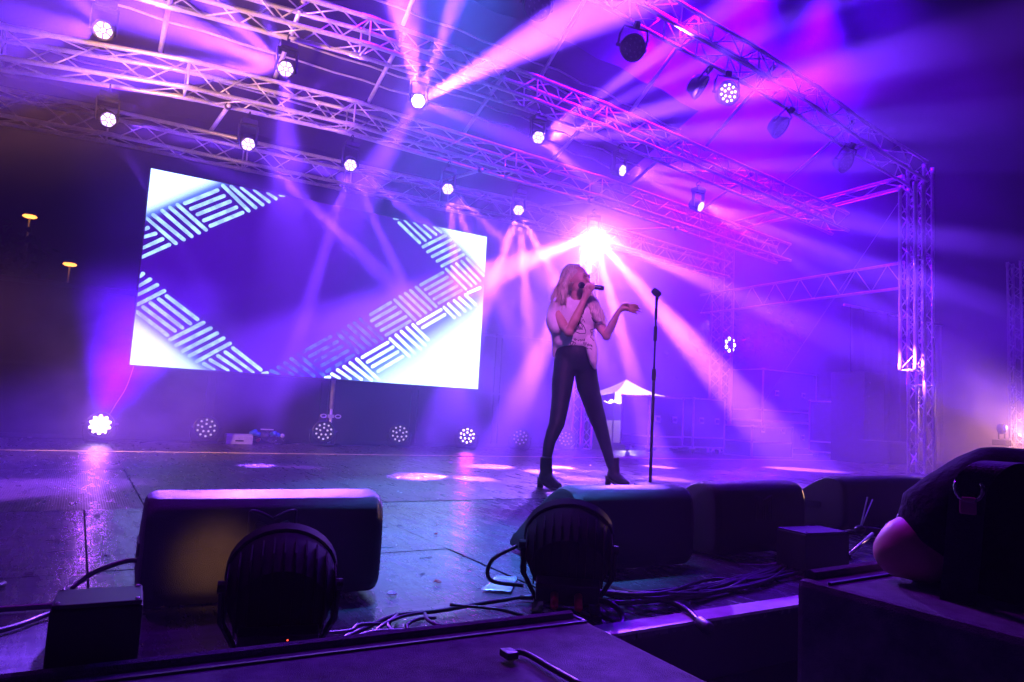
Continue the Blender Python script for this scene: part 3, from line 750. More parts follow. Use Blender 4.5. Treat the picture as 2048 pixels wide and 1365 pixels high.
# ------------------------------------------------------------------ finned floor lights at the stage edge (seen from behind)
def floor_light(loc, rz, label, r=0.125, tilt=25):
    root = thing("finned_floor_light", label, "stage light", loc, "finned floor lights at the stage edge", (0, 0, rz))
    rot = Matrix.Rotation(R(tilt), 3, 'X')
    hb = MB(); ax = rot @ Matrix.Rotation(R(-90), 3, 'X')
    cz = r + 0.035
    o = V((0, 0, cz))
    hb.lathe([(r * .5, -0.10), (r * .8, -0.085), (r * .93, -0.03), (r * .95, 0.04), (r * .9, 0.045)], 32, o=o, mat=ax)
    auto(hb.build("housing", M['matte_black'], root), 35)
    fn = MB()
    for i in range(11):
        x = -r * .9 + 1.8 * r * i / 10; hw = math.sqrt(max(0.0, r * r * 1.02 - x * x))
        poly = []
        for j in range(13):
            a = R(180 * j / 12)
            poly.append(o + rot @ V((x - .0016, -0.115 * math.sin(a) ** .6 * (0.75 + .25 * hw / r) , hw * math.cos(a))))
        fn.prism(poly, rot @ V((0.0032, 0, 0)))
    fn.build("cooling_fins", M['matte_black'], root)
    rg = MB(); rg.lathe([(r * .96, 0.03), (r * .99, 0.035), (r * .99, 0.06), (r * .92, 0.062)], 32, o=o, mat=ax); auto(rg.build("front_ring", M['matte_black'], root), 35)
    le = MB(); le.lathe([(r * .92, 0.05), (r * .92, 0.054), (0.001, 0.056)], 28, o=o, mat=ax); le.build("lens", M['chrome'], root)
    br = MB()
    br.ring_sweep([(-r * .99, 0.0, cz), (-r * .97, 0.0, cz * .55), (-r * .62, 0.0, 0.012), (r * .62, 0.0, 0.012), (r * .97, 0.0, cz * .55), (r * .99, 0.0, cz)], 0.008, 6)
    for s_ in (-1, 1):
        br.tube((s_ * r * 1.07, 0, cz), (s_ * r * .9, 0, cz), 0.013, 10)
        br.box((s_ * r * .6, 0.0, 0.008), (0.03, 0.24, 0.012))
    br.build("bracket", M['matte_black'], root)
    pn = MB(); pn.box(o + V((0, -0.10, -r * .72)), (r * 1.3, 0.03, r * .5), rot); pn.build("control_panel", M['black_plastic'], root, bevel=.004)
    pt = MB()
    for x in (-.035, .03): MB().tube(o + V((x, -0.115, -r * .8)), o + V((x, -0.16, -r * .95)), 0.011, 10).build("connector", M['red'] if tilt > 30 else M['black_plastic'], root, True)
    ld = MB(); ld.ball(o + V((0.018, -0.118, -r * .62)), 0.0035, 8, 6); ld.build("red_indicator", M['red_led'] if tilt <= 30 else M['black_plastic'], root)
    return root
floor_light((0.415, 1.56, 0.0), R(-14), "finned round floor light in front of the emblem wedge, with a tiny red indicator", 0.12, 22)
floor_light((1.26, 1.66, 0.0), R(-36), "finned floor light leaning before the second wedge, with red connectors", 0.135, 34)
# the first one throws a warm patch on the wedge behind it
lamp("floor_light_spill", 'SPOT', (0.335, 1.77, 0.17), (1.0, 0.44, 0.16), 4.5, (0.35, 2.0, 0.13), 66, 1.0, 0.03)

# ------------------------------------------------------------------ low boxes at the stage edge
def black_box(label, loc, dims, rz=0.0, name="equipment_box"):
    root = thing(name, label, "equipment box", loc, None, (0, 0, rz))
    w_, d_, h_ = dims
    MB().box((0, 0, h_ / 2), (w_, d_, h_)).build("body", M['black_plastic'], root, bevel=0.004)
    lid = MB().box((0, 0, h_ + 0.004), (w_ * .97, d_ * .97, 0.007)).build("lid", M['white_edge'] if False else M['ply_case'], root, bevel=0.002)
    for x in (-1, 1):
        for y in (-1, 1): MB().lathe([(0.004, 0), (0.004, 0.002), (0.002, 0.003)], 8, o=(x * w_ * .43, y * d_ * .42, h_ + .008)).build("screw", M['chrome'], root)
    return root
black_box("black equipment box standing upright at the lower left in front of the wedge", (0.065, 1.36, -0.40), (0.13, 0.10, 0.61), R(-4))
black_box("small black box with a violet lit lid near the carpeted sub on the right", (2.50, 1.72, 0.0), (0.24, 0.14, 0.15), R(-6))

# carpeted subwoofers in the pit
def sub(label, x0, x1, y0, y1, ztop, rz=0.0, groove=True):
    c = V(((x0 + x1) / 2, (y0 + y1) / 2, GZ)); root = thing("subwoofer_box", label, "speaker box", c, None, (0, 0, rz))
    H = ztop - GZ; w_, d_ = x1 - x0, y1 - y0
    bo = MB().box((0, 0, H / 2), (w_, d_, H)).build("carpet_cover", M['carpet'], root, bevel=0.012)
    ed = MB().box((0, d_ / 2 - .055, H + .002), (w_ - .02, 0.006, 0.004)); 
    ed.box((w_ / 2 - .012, d_ / 2 - .03, H + .002), (0.006, 0.05, 0.004)); ed.build("seam", M['black_plastic'], root)
    ra = MB().ring_sweep([(-w_ / 2 + .02, d_ / 2 - .012, H + .003), (w_ / 2 - .02, d_ / 2 - .012, H + .003)], 0.012, 8); ra.build("edge_piping", M['carpet'], root)
    hn = MB().box((0, -d_ / 2 - .002, H * .6), (0.3, 0.006, 0.1)); hn.build("handle_recess", M['black_plastic'], root, bevel=.002)
    return root
sub("long low carpet covered sub at the bottom with a black bracket lying on it", -0.9, 0.955, 0.35, 1.29, 0.12, R(-2.5))
sub("tall carpet covered sub at the right on which the person leans an elbow", 1.085, 2.2, 0.02, 0.785, 0.30, R(1.5))
t = thing("metal_bracket", "bent black metal bar lying on the low carpeted sub at the bottom", "bracket", atZ(0.128, 1050, 1308))
p0 = V(t.location)
MB().ring_sweep(spline([atZ(0.13, 1016, 1308) - p0, atZ(0.13, 1048, 1306) - p0, atZ(0.13, 1100, 1335) - p0, atZ(0.13, 1165, 1372) - p0], 6), 0.0055, 8).build("bar", M['black_metal'], t, True)
t2 = MB().box(atZ(0.134, 1018, 1308) - p0, (0.022, 0.03, 0.012)); t2.build("end_plate", M['black_metal'], t, bevel=.002)

# ------------------------------------------------------------------ cables
def cable(pts, r, label, mat='cable', group="cables along the stage edge", plug=False):
    c = [V(p) for p in pts]; t = thing("cable", label, "cable", c[0], group)
    MB().ring_sweep([p - c[0] for p in spline(c, 8)], r, 8).build("cord", M[mat], t, True)
    if plug:
        d = (c[-1] - c[-2]).normalized()
        MB().lathe([(r, -.01), (r * 2.0, 0.0), (r * 2.2, 0.045), (r * 1.6, 0.06)], 12, o=c[-1] - c[0], mat=d.to_track_quat('Z', 'Y').to_matrix()).build("plug", M['black_plastic'], t, True)
    return t
def zc(z, *pp): return [atZ(z, *p) for p in pp]
cable(zc(0.01, (-40, 1222), (60, 1215), (200, 1208), (330, 1215)), 0.008, "thick black cable at the far left edge of the stage floor", group=None)
cable([atZ(0.01, -30, 1270), atZ(0.01, 40, 1250), atZ(0.012, 110, 1225), atZ(0.02, 190, 1215)], 0.007, "black cable crossing beside the box at the lower left")
cable([atZ(0.012, 143, 1178), atZ(0.03, 165, 1160), atZ(0.06, 205, 1138), atZ(0.08, 275, 1122), V((0.26, 2.05, 0.06))], 0.007, "black cable arching into the left end of the emblem wedge", group=None)
cable(zc(0.008, (-20, 1178), (8, 1168)), 0.009, "black cable end at the very left edge", group=None)
cable(zc(0.012, (660, 1290), (720, 1262), (790, 1232), (880, 1222), (980, 1205), (1100, 1190), (1230, 1205)), 0.006, "long cable running from the left sub to the second floor light")
for i, (a, b_, c_, d_) in enumerate((((745, 1280), (760, 1255), (800, 1235), (850, 1225)), ((800, 1275), (775, 1250), (790, 1235), (795, 1228)),
        ((818, 1268), (815, 1250), (840, 1238), (870, 1236)), ((850, 1228), (855, 1240), (880, 1252), (905, 1250)), ((900, 1210), (960, 1215), (1000, 1220), (1045, 1232)),
        ((690, 1285), (730, 1268), (770, 1262), (830, 1262)), ((640, 1268), (700, 1262), (720, 1250), (780, 1248)))):
    cable([atZ(0.012 + .004 * i, *a), atZ(0.03, *b_), atZ(0.03, *c_), atZ(0.012, *d_)], 0.0045, "thin looping cable in the tangle left of the second floor light, strand %s" % ["one", "two", "three", "four", "five", "six", "seven"][i], mat='cable_grey' if i % 2 else 'cable')
rc_ = random.Random(21)
for i in range(9):
    j = lambda k=10: rc_.uniform(-k, k)
    cable([atZ(0.008, 1175 + j(25), 1172 + j()), atZ(0.012 + .004 * i, 1250 + j(20), 1192 + j(8)), atZ(0.02 + .004 * i, 1340 + j(25), 1188 + j(14)), atZ(0.015, 1430 + j(20), 1172 + j(14)), atZ(0.02, 1520 + j(20), 1150 + j(12)), atZ(0.01, 1590 + j(12), 1128 + j(14))],
          rc_.choice((0.0045, 0.006, 0.007)), "black cable in the bundle below the third wedge, %s strand from the front" % ["first", "second", "third", "fourth", "fifth", "sixth", "seventh", "eighth", "ninth"][i], mat='cable')
cable([atZ(0.012, 1040, 1195), atZ(0.016, 1160, 1198), atZ(0.03, 1250, 1206), atZ(0.02, 1400, 1190), atZ(0.015, 1520, 1165), atZ(0.02, 1600, 1145)], 0.0075, "thick cable curving along the stage edge toward the right sub", group=None)
cable([V((1.20, 1.62, 0.05)), atZ(0.03, 1190, 1200), atZ(0.03, 1228, 1212), atZ(0.0, 1236, 1240) + V((0, -.02, 0)), V((1.17, 1.36, -0.03)), V((1.175, 1.365, -0.06))], 0.0085, "black cable dropping over the stage edge with its plug hanging down", plug=True, group=None)
cable([V((1.30, 1.62, 0.05)), atZ(0.03, 1290, 1195), atZ(0.02, 1360, 1212), atZ(0.01, 1400, 1245)], 0.0085, "black cable ending in a loose plug on the pale edge strip", plug=True, group=None)
cable([atZ(0.01, 1480, 1130), atZ(0.01, 1540, 1130), atZ(0.02, 1590, 1112)], 0.004, "thin grey cable leading to the blue plug", mat='cable_grey', group=None)
cable([V((1.12, 1.72, 0.17)), V((1.05, 1.74, 0.13)), V((1.06, 1.76, 0.07)), V((1.16, 1.74, 0.05))], 0.006, "black cable looping out from the left side of the second floor light", group=None)
cable([V((3.0, 1.72, 0.0)), V((3.04, 1.74, 0.1)), V((3.12, 1.76, 0.15)), V((3.2, 1.78, 0.12)), V((3.22, 1.8, 0.0))], 0.006, "violet lit cable arch beside the leaning person's shoulder", mat='cable_grey', group=None)
t = thing("blue_plug", "blue plastic power plug lying below the small black box", "plug", atZ(0.02, 1588, 1127))
MB().lathe([(0.012, 0), (0.02, 0.005), (0.02, 0.04), (0.014, 0.05)], 12, mat=Matrix.Rotation(R(80), 3, 'Y')).build("shell", M['blue'], t, True)
MB().lathe([(0.011, -0.03), (0.013, -.001)], 10, mat=Matrix.Rotation(R(80), 3, 'Y')).build("boot", M['cable_grey'], t, True)
# steel tube and small stand gear right of the third wedge
t = thing("steel_tube", "short bright steel tube slanting up behind the small black box", "tube", atZ(0.0, 1695, 1118))
a = V(t.location); e_ = atY(1.95, 1745, 1068)
MB().ring_sweep([(0, 0, 0.01), e_ - a], 0.008, 8).build("tube", M['alu'], t, True)
MB().lathe([(0.014, 0), (0.014, .02)], 10).build("foot", M['black_plastic'], t)
t = thing("tripod_stand", "small folded black stand lying before the fourth wedge", "stand", atZ(0.0, 1720, 1080))
a = V(t.location)
for q in ((1735, 995), (1745, 1000), (1760, 1060), (1690, 1062)):
    MB().tube((0, 0, 0.05), atY(2.15, *q) - a, 0.004, 6).build("leg", M['alu'], t)
MB().ball((0, 0, 0.05), 0.03, 12, 8, (1.3, .8, .8)).build("hub", M['black_plastic'], t, True)
MB().tube((0.0, 0, .05), atY(2.1, 1850, 1078) - a, 0.022, 10).build("tube", M['black_metal'], t, True)

# ------------------------------------------------------------------ litter and loose things on the deck
def scrap(px, pyy, size, mat, label, name="paper_scrap", group="paper scraps littered over the stage floor"):
    c = atZ(0.004, px, pyy); rnd = random.Random(px * 7 + pyy)
    mb = MB(); n = 7
    top = []; 
    for j in range(n):
        a = 2 * math.pi * j / n; rr = size * rnd.uniform(.5, 1.0)
        top.append(V((rr * math.cos(a), rr * math.sin(a) * .8, size * rnd.uniform(.0, .5))))
    mb.v = [V((0, 0, size * .55))] + top + [p - V((0, 0, .003)) for p in top]
    for j in range(n):
        k = (j + 1) % n
        mb.f.append((0, 1 + j, 1 + k)); mb.f.append((1 + j, 1 + n + j, 1 + n + k, 1 + k))
    o = mb.build(name, mat); o.location = c; tag(o, label, "litter", group); return o
scrap(875, 1165, 0.016, M['red'], "dark red crumpled scrap on the bluish front deck right of the emblem wedge")
scrap(785, 1190, 0.022, M['pinkpaper'], "pink crumpled paper beside the bottom right corner of the emblem wedge")
scrap(872, 1068, 0.010, M['red'], "tiny dark red scrap higher up on the bluish front deck")
scrap(902, 927, 0.03, M['paper'], "white scrap on the rear deck below the lit floor par")
scrap(965, 921, 0.022, M['paper'], "white scrap on the rear deck just right of the lit floor par")
scrap(1038, 941, 0.022, M['paper'], "white scrap on the rear deck left of the singer's boots")
scrap(1180, 932, 0.02, M['paper'], "small pale scrap on the deck between the singer's boots")
scrap(60, 877, 0.03, M['paper'], "pale scrap at the foot of the back wall, far left")
scrap(595, 890, 0.025, M['paper'], "pale scrap beside the silver pole's par")
rnd = random.Random(5)
mb = MB()
for i in range(170):
    x = rnd.uniform(-.6, 6.5); y = rnd.uniform(2.3, 8.4); s_ = rnd.uniform(.003, .012)
    mb.box((x, y, .003), (s_, s_ * rnd.uniform(.3, 1), .003), Matrix.Rotation(rnd.uniform(0, 3), 3, 'Z'))
tag(mb.build("floor_crumbs", M['paper']), "tiny pale crumbs and confetti strewn over the deck", "litter", kind='stuff')
mb = MB()
for i in range(60):
    x = rnd.uniform(-.3, 2.2); y = rnd.uniform(1.9, 3.7); l_ = rnd.uniform(.02, .09); a = rnd.uniform(-.6, .5)
    d = V((math.cos(a), math.sin(a), 0)) * l_
    mb.ring_sweep([V((x, y, .001)), V((x, y, .0015)) + d * .5 + V((0, rnd.uniform(-.008, .008), 0)), V((x, y, .001)) + d], 0.0011, 4)
tag(mb.build("floor_debris", M['black_plastic']), "dark splinters and scratches debris on the front deck", "litter", kind='stuff')
q = [atZ(0.004, *p) for p in ((962, 1182), (995, 1153), (1035, 1158), (1022, 1186))]; c = q[0]
mb = MB()
def shf(u, v_):
    a = q[0].lerp(q[3], u); b_ = q[1].lerp(q[2], u); p = a.lerp(b_, v_) - c
    return p + V((0, 0, .004 + .006 * noise.noise(V((u * 3, v_ * 3, 1)))))
o = mb.grid(shf, 10, 10).build("plastic_sheet", M['film'], smooth=True); o.location = c
md = o.modifiers.new("t", 'SOLIDIFY'); md.thickness = 0.0008
tag(o, "glossy clear plastic sheet lying left of the second floor light", "sheet")

# silver box, cable pile and pole at the back wall
t = thing("silver_box", "low silver metal box on the floor against the back wall", "box", atZ(0.0, 478, 889))
MB().box((0, 0.06, 0.05), (0.29, 0.14, 0.1)).build("body", M['alu'], t, bevel=.006)
MB().box((0, 0.058, 0.107), (0.28, 0.13, 0.012)).build("lid", M['white_edge'], t, bevel=.003)
MB().box((0.0, -0.013, 0.04), (0.09, 0.008, 0.014)).build("handle", M['black_plastic'], t, bevel=.002)
t = thing("connector_pile", "pile of blue and black cable connectors beside the silver box", "connector pile", atZ(0.0, 530, 889))
c = V(t.location); rnd = random.Random(3)
for i, (dx, dz, mt, r_) in enumerate(((-.13, .13, 'blue', .03), (-.09, .115, 'blue', .028), (0, .1, 'black_plastic', .045), (.1, .12, 'blue', .03), (.15, .11, 'blue', .025), (.2, .1, 'white_edge', .026), (-.07, .045, 'red', .022), (.05, .04, 'black_plastic', .03), (.13, .02, 'white_edge', .02))):
    MB().lathe([(r_ * .5, -r_ * 1.6), (r_, -r_ * 1.2), (r_, r_), (r_ * .7, r_ * 1.5)], 12, o=(dx, .05, dz), mat=Matrix.Rotation(R(60 + 40 * (i % 3)), 3, 'Y') @ Matrix.Rotation(R(20 * i), 3, 'X')).build("connector", M[mt], t, True)
for i in range(5):
    pts = [V((rnd.uniform(-.15, .25), rnd.uniform(-.03, .1), rnd.uniform(.008, .09))) for k in range(5)]
    MB().ring_sweep(spline(pts, 6), 0.007, 6).build("cord", M['cable'], t, True)
MB().box((0.02, .05, .17), (0.14, .05, .012)).build("flap", M['alu'], t)
def wall_cable(pp, label): cable([atY(8.5, a, b_) if False else atZ(0.01, a, b_) for a, b_ in pp], 0.008, label, group="cables along the foot of the back wall")
wall_cable(((280, 886), (320, 882), (350, 884), (380, 886), (405, 888)), "black cable on the floor left of the silver box")
wall_cable(((560, 889), (600, 886), (640, 889), (700, 890), (760, 892)), "black cable on the floor between the pole par and the silver box")
t = thing("silver_pole", "silver pole with a wing clamp standing below the screen", "pole", V((atZ(0, 645, 890).x + .02, 8.42, 0)))
MB().tube((0, 0, 0), (0, 0, .5), 0.018, 10).build("lower_tube", M['alu'], t, True)
MB().tube((0, 0, .45), (0, 0, 1.0), 0.026, 12).build("upper_tube", M['white_edge'], t, True)
MB().box((0, 0, .36), (0.07, .04, .04)).ring_sweep([V((-.09 + .035 * math.cos(a), 0, .36 + .02 * math.sin(a))) for a in [R(30 * i) for i in range(13)]], .008, 6).ring_sweep([V((.09 + .035 * math.cos(a), 0, .36 + .02 * math.sin(a))) for a in [R(30 * i) for i in range(13)]], .008, 6).build("clamp", M['alu'], t)
MB().lathe([(.16, 0), (.16, .012), (.03, .03)], 20).build("base_plate", M['black_metal'], t)
# thin wire rising from the bright par
t = thing("thin_wire", "thin bowed wire rising from the glaring floor par", "wire", atY(8.4, 215, 838))
c = V(t.location)
MB().ring_sweep(spline([atY(8.4, *p) - c for p in ((216, 835), (232, 808), (250, 780), (262, 750), (270, 722))], 5), .004, 5).build("wire", M['alu'], t)

# ------------------------------------------------------------------ flight cases and gear at the right rear
def flight_case(label, x, y, w_, d_, h_, z=0.0, rz=0.0, wheels=True, name="flight_case", latches=2):
    root = thing(name, label, "flight case", (x, y, z), "flight cases parked at the rear right of the stage", (0, 0, rz))
    b0 = 0.11 if wheels else 0.0
    MB().box((0, 0, b0 + h_ / 2), (w_, d_, h_)).build("body", M['ply_case'], root)
    f = MB(); e_ = 0.026; hw, hd_ = w_ / 2, d_ / 2
    for x_ in (-hw, hw):
        for y_ in (-hd_, hd_): f.box((x_, y_, b0 + h_ / 2), (e_, e_, h_ + e_))
    for z_ in (b0, b0 + h_ * .2 if h_ > .5 else b0 + h_ * .5, b0 + h_):
        for y_ in (-hd_ - .001, hd_ + .001): f.box((0, y_, z_), (w_ + e_ * .9, e_, e_))
        for x_ in (-hw - .001, hw + .001): f.box((x_, 0, z_), (e_, d_ + e_ * .9, e_))
    f.build("edge_frame", M['alu'], root)
    for x_ in (-hw, hw):
        for y_ in (-hd_, hd_): MB().ball((x_, y_, b0 + h_), .03, 10, 8).build("corner_cap", M['alu'], root, True)
    for k in range(latches):
        lx = -w_ * .25 + w_ * .5 * k / max(1, latches - 1)
        lz = b0 + h_ * (.55 if h_ > .5 else .92)
        l = MB().box((lx, -hd_ - .006, lz), (.11, .012, .11)).build("latch", M['alu'], root, bevel=.003)
        MB().box((lx, -hd_ - .016, lz), (.07, .012, .05)).build("latch_handle", M['black_plastic'], l)
    if wheels:
        for x_ in (-1, 1):
            for y_ in (-1, 1):
                c_ = MB().box((x_ * hw * .8, y_ * hd_ * .75, .09), (.07, .07, .03)).box((x_ * hw * .8, y_ * hd_ * .75, .065), (.02, .06, .05)).build("caster", M['alu'], root)
                MB().lathe([(.04, -.014), (.045, -.008), (.045, .008), (.04, .014)], 14, o=(x_ * hw * .8, y_ * hd_ * .75, .045), mat=Matrix.Rotation(R(90), 3, 'Y')).build("wheel", M['black_plastic'], c_, True)
    return root
def px_w(Y, pa, pb): return atY(Y, pb, 870).x - atY(Y, pa, 870).x
flight_case("upright flight case nearest the market tent, partly behind the microphone stand", 8.0, 8.45, .78, .6, .78, rz=R(3))
flight_case("upright flight case between the microphone stand and the wide case", 9.0, 8.45, .74, .6, .80, rz=R(0))
flight_case("low wide flight case with latches along its upper edge", 10.0, 7.95, 1.0, .6, .50, rz=R(-2), wheels=False)
flight_case("large flight case stacked high in the haze behind the wide case", 11.6, 8.9, 1.6, .8, .95, z=.62, wheels=False)
flight_case("large flight case carrying the stacked one, half hidden by haze", 11.6, 8.9, 1.6, .8, .60, z=0.0, wheels=False)
flight_case("dark case standing right of the wide one below the big stack", 11.7, 7.6, .7, .6, .9, wheels=True)
t = thing("amplifier_rack", "tall dark amplifier rack with small lights right of the flight cases", "rack", (11.2, 6.9, 0))
MB().box((0, 0, .75), (.56, .6, 1.5)).build("cabinet", M['black_metal'], t, bevel=.01)
for k in range(6): MB().box((0, -.306, .2 + .22 * k), (.48, .012, .19)).build("unit", M['black_plastic'], t, bevel=.003)
for k in range(6): MB().ball((-.18 + .03 * (k % 2), -.315, .22 + .22 * k), .006, 6, 5).build("indicator_light", M['led_faint'], t)
# rear lit head seen through the haze
t = thing("stage_light", "bright round stage light half hidden behind a post at the right rear", "stage light", atY(9.4, 1457, 690))
MB().lathe([(.10, .14), (.16, .1), (.19, 0), (.19, -.03), (.17, -.035)], 26, mat=Matrix.Rotation(R(-90), 3, 'X') ).build("housing", M['black_metal'], t, True)
for k in range(7):
    a = 2 * math.pi * k / 7
    ln = MB(); ln.lathe([(.036, 0), (.03, .01), (.001, .012)], 12, o=(.12 * math.cos(a), -.04, .12 * math.sin(a)), mat=Matrix.Rotation(R(90), 3, 'X')); ln.build("lens", M['lens_hot'], t)
MB().ring_sweep([(-.22, 0, 0), (-.22, 0, .22), (.22, 0, .22), (.22, 0, 0)], .014, 6).build("yoke", M['black_metal'], t)
lp = V(t.location)
lamp("rear_glow", 'SPOT', lp + V((0, -.06, 0)), (.16, .0, 1), 4000, lp + V((-.4, -2, .1)), 110, 1.0, .1)
t = thing("truss_post", "thin aluminium post standing before the rear stage light", "post", (lp.x - .13, 9.2, 0))
MB().tube((0, 0, 0), (0, 0, 3.1), .026, 10).build("tube", M['alu'], t, True)
MB().lathe([(.2, 0), (.2, .015), (.04, .03)], 16).build("base_plate", M['black_metal'], t)
# black side drape
t = thing("side_drape", "black side drape hanging behind the right tower", "drape", (12.6, 7.4, 0))
def drf(u, v_):
    x = -.9 + 3.2 * u; return (x + .02 * math.sin(v_ * 5), .05 * math.sin(x * 16) + .02 * math.sin(x * 37), 2.75 * v_)
MB().grid(drf, 120, 6).build("cloth", M['drape'], t, True)
MB().tube((-1, 0, 2.78), (2.4, 0, 2.78), .024, 10).build("pipe", M['alu'], t, True)
# speaker stack left of the tower base
t = thing("side_speaker", "dark speaker cabinet standing at the foot of the right tower", "speaker", (10.9, 6.2, 0.0))
MB().box((0, 0, .22), (.9, .5, .34)).build("cabinet", M['speaker'], t, bevel=.02)
MB().box((0, -.255, .22), (.82, .012, .28)).build("grille", M['grille'], t)
for x_ in (-.38, .38): MB().box((x_, -.2, .025), (.06, .06, .05)).build("foot", M['white_edge'], t)
# small light on the right
t = thing("stage_light", "small dark moving head in the warm smoke beyond the tower", "stage light", atY(5.3, 2003, 858))
MB().ball((0, 0, 0), .07, 16, 10, (1, 1, 1.3)).build("head", M['black_metal'], t, True)
MB().ring_sweep([(-.1, 0, 0), (-.1, 0, -.16), (.1, 0, -.16), (.1, 0, 0)], .012, 6).build("yoke", M['black_metal'], t)
MB().box((0, 0, -.22), (.2, .2, .09)).build("base", M['black_metal'], t, bevel=.01)
MB().box((0, 0, (-.27 - V(t.location).z + GZ) / 2 - .02), (.05, .05, V(t.location).z - GZ - .30)).build("stand", M['black_metal'], t)
MB().lathe([(.05, 0), (.04, .02), (.001, .03)], 14, o=(-.02, -.05, .02), mat=Matrix.Rotation(R(90), 3, 'X')).build("lens", M['lens_gap'], t, True)

# ------------------------------------------------------------------ market tent beyond the stage
tc_ = V((19.3, 22.0, GZ)); t = thing("market_tent", "small white peaked market tent lit from inside beyond the stage", "tent", tc_, rot=(0, 0, R(-12))); t.scale = (.78, .78, 1)
def tent_roof(u, v_):
    side = int(min(3, u * 4)); f_ = u * 4 - side
    cs = [(-1.5, -1.5), (1.5, -1.5), (1.5, 1.5), (-1.5, 1.5)]
    a, b_ = cs[side], cs[(side + 1) % 4]
    x = a[0] + (b_[0] - a[0]) * f_; y = a[1] + (b_[1] - a[1]) * f_
    k = 1 - v_; sag = .12 * math.sin(math.pi * f_) * k + .05 * math.sin(v_ * math.pi)
    return (x * k, y * k, 2.55 + .62 * v_ ** 1.25 - sag * .8 + .02 * math.sin(f_ * 30) * k)
MB().grid(tent_roof, 64, 10).build("roof", M['tent'], t, True)
sk = MB()
for side in range(4):
    cs = [(-1.5, -1.5), (1.5, -1.5), (1.5, 1.5), (-1.5, 1.5)]; a, b_ = V((*cs[side], 0)), V((*cs[(side + 1) % 4], 0))
    sk.grid(lambda u, v_: a.lerp(b_, u) + V((0, 0, 2.55 - .10 * math.sin(math.pi * u) - (.22 + .08 * abs(math.sin(u * 14))) * v_)), 30, 2)
sk.build("valance", M['tent'], t, True)
for x_ in (-1.48, 1.48):
    for y_ in (-1.48, 1.48): MB().tube((x_, y_, 0), (x_, y_, 2.55), .03, 8).build("leg", M['black_metal'], t, True)
MB().box((0, 0, 1.0), (2.2, .06, .9)).build("counter", M['wood'], t)
lamp("tent_lamp", 'POINT', tc_ + V((0, -.2, 2.2)), (1.0, .8, .85), 500, radius=.15)
lamp("tent_front_lamp", 'SPOT', tc_ + V((-1.5, -6, 5.0)), (1.0, .6, .8), 9000, tc_ + V((0, 0, 2.6)), 40, 1.0, .2)
fl = thing("bunting", "string of red white and blue bunting under the market tent roof", "bunting", tc_ + V((-1.3, -1.4, 2.35))); fl.scale = (.78, 1, 1)
for i in range(12):
    x = .27 * i; z = -.12 * math.sin(math.pi * i / 11)
    MB().prism([(x, 0, z), (x + .22, 0, z), (x + .11, 0, z - .36)], (0, .01, 0)).build("pennant", M[('redflag', 'tent', 'blueflag')[i % 3]], fl)
MB().tube((-.1, 0, 0), (3.4, 0, 0), .008, 5).build("string", M['cable_grey'], fl)
# people silhouettes would be hidden; barrier and trees behind the stage
t = thing("crowd_barrier", "wooden rail fence in front of the market tent", "barrier", (17.6, 19.5, GZ))
for k in range(4): MB().box((k * 1.1, 0, .95), (.12, .12, 1.9)).build("post", M['wood'], t)
for z in (.5, 1.1, 1.85): MB().box((1.65, -.07, z), (3.5, .05, .12)).build("rail", M['wood'], t)

def tree(loc, h, label, seed, n=700):
    rnd = random.Random(seed); root = thing("tree", label, "tree", loc, "dark trees behind the stage")
    tr = MB(); tr.ring_sweep([(0, 0, 0), (.05, 0, h * .3), (-.05, .05, h * .6), (0, 0, h * .9)], [.2, .15, .09, .03], 8)
    for k in range(6):
        a = rnd.uniform(0, 6.28); z = h * rnd.uniform(.35, .7)
        tr.ring_sweep([(0, 0, z), (math.cos(a) * h * .12, math.sin(a) * h * .12, z + h * .1), (math.cos(a) * h * .22, math.sin(a) * h * .22, z + h * .15)], [.07, .05, .02], 6)
    tr.build("trunk", M['wood'], root, True)
    cr_ = MB(); cl = [(V((rnd.gauss(0, h * .13), rnd.gauss(0, h * .13), h * rnd.uniform(.4, .95))), h * rnd.uniform(.07, .14)) for _ in range(14)]
    for i in range(n):
        c, r_ = rnd.choice(cl); p = c + V((rnd.gauss(0, 1), rnd.gauss(0, 1), rnd.gauss(0, 1))) * r_ * .6
        s_ = rnd.uniform(.12, .25); a = V((rnd.gauss(0, 1), rnd.gauss(0, 1), rnd.gauss(0, 1))).normalized() * s_; b_ = a.orthogonal().normalized() * s_ * .6
        k = len(cr_.v); cr_.v += [p - a, p + b_, p + a, p - b_]; cr_.f.append((k, k + 1, k + 2, k + 3))
    cr_.build("crown", M['leaf'], root)
tree((-3, 30, GZ), 7, "dark tree behind the stage at the far left", 1); tree((8, 34, GZ), 8, "dark tree behind the led screen", 2); tree((30, 26, GZ), 8, "dark tree beyond the right tower", 3)
for (px, pyy, lab) in ((60, 431, "orange street lamp glowing at the far left, upper one"), (140, 527, "orange street lamp glowing at the far left, lower one")):
    c = atY(40, px, pyy); t = thing("street_lamp", lab, "street lamp", (c.x, 40, GZ), "orange street lamps behind the stage")
    H = c.z - GZ
    MB().ring_sweep([(0, .0, 0), (0, 0, H - .1)], [.09, .05], 8).build("pole", M['black_metal'], t, True)
    hd = MB().box((0, 0, H + .05), (.5, .3, .08)).build("lamp_head", M['black_metal'], t, bevel=.03)
    MB().ball((0, 0, H - .06), .2, 14, 8, (1.5, 1, .5)).build("glass", M['street'], hd)
    lamp("street_light", 'POINT', (c.x, 39.9, c.z - .15), (1, .35, .08), 12, radius=.1)

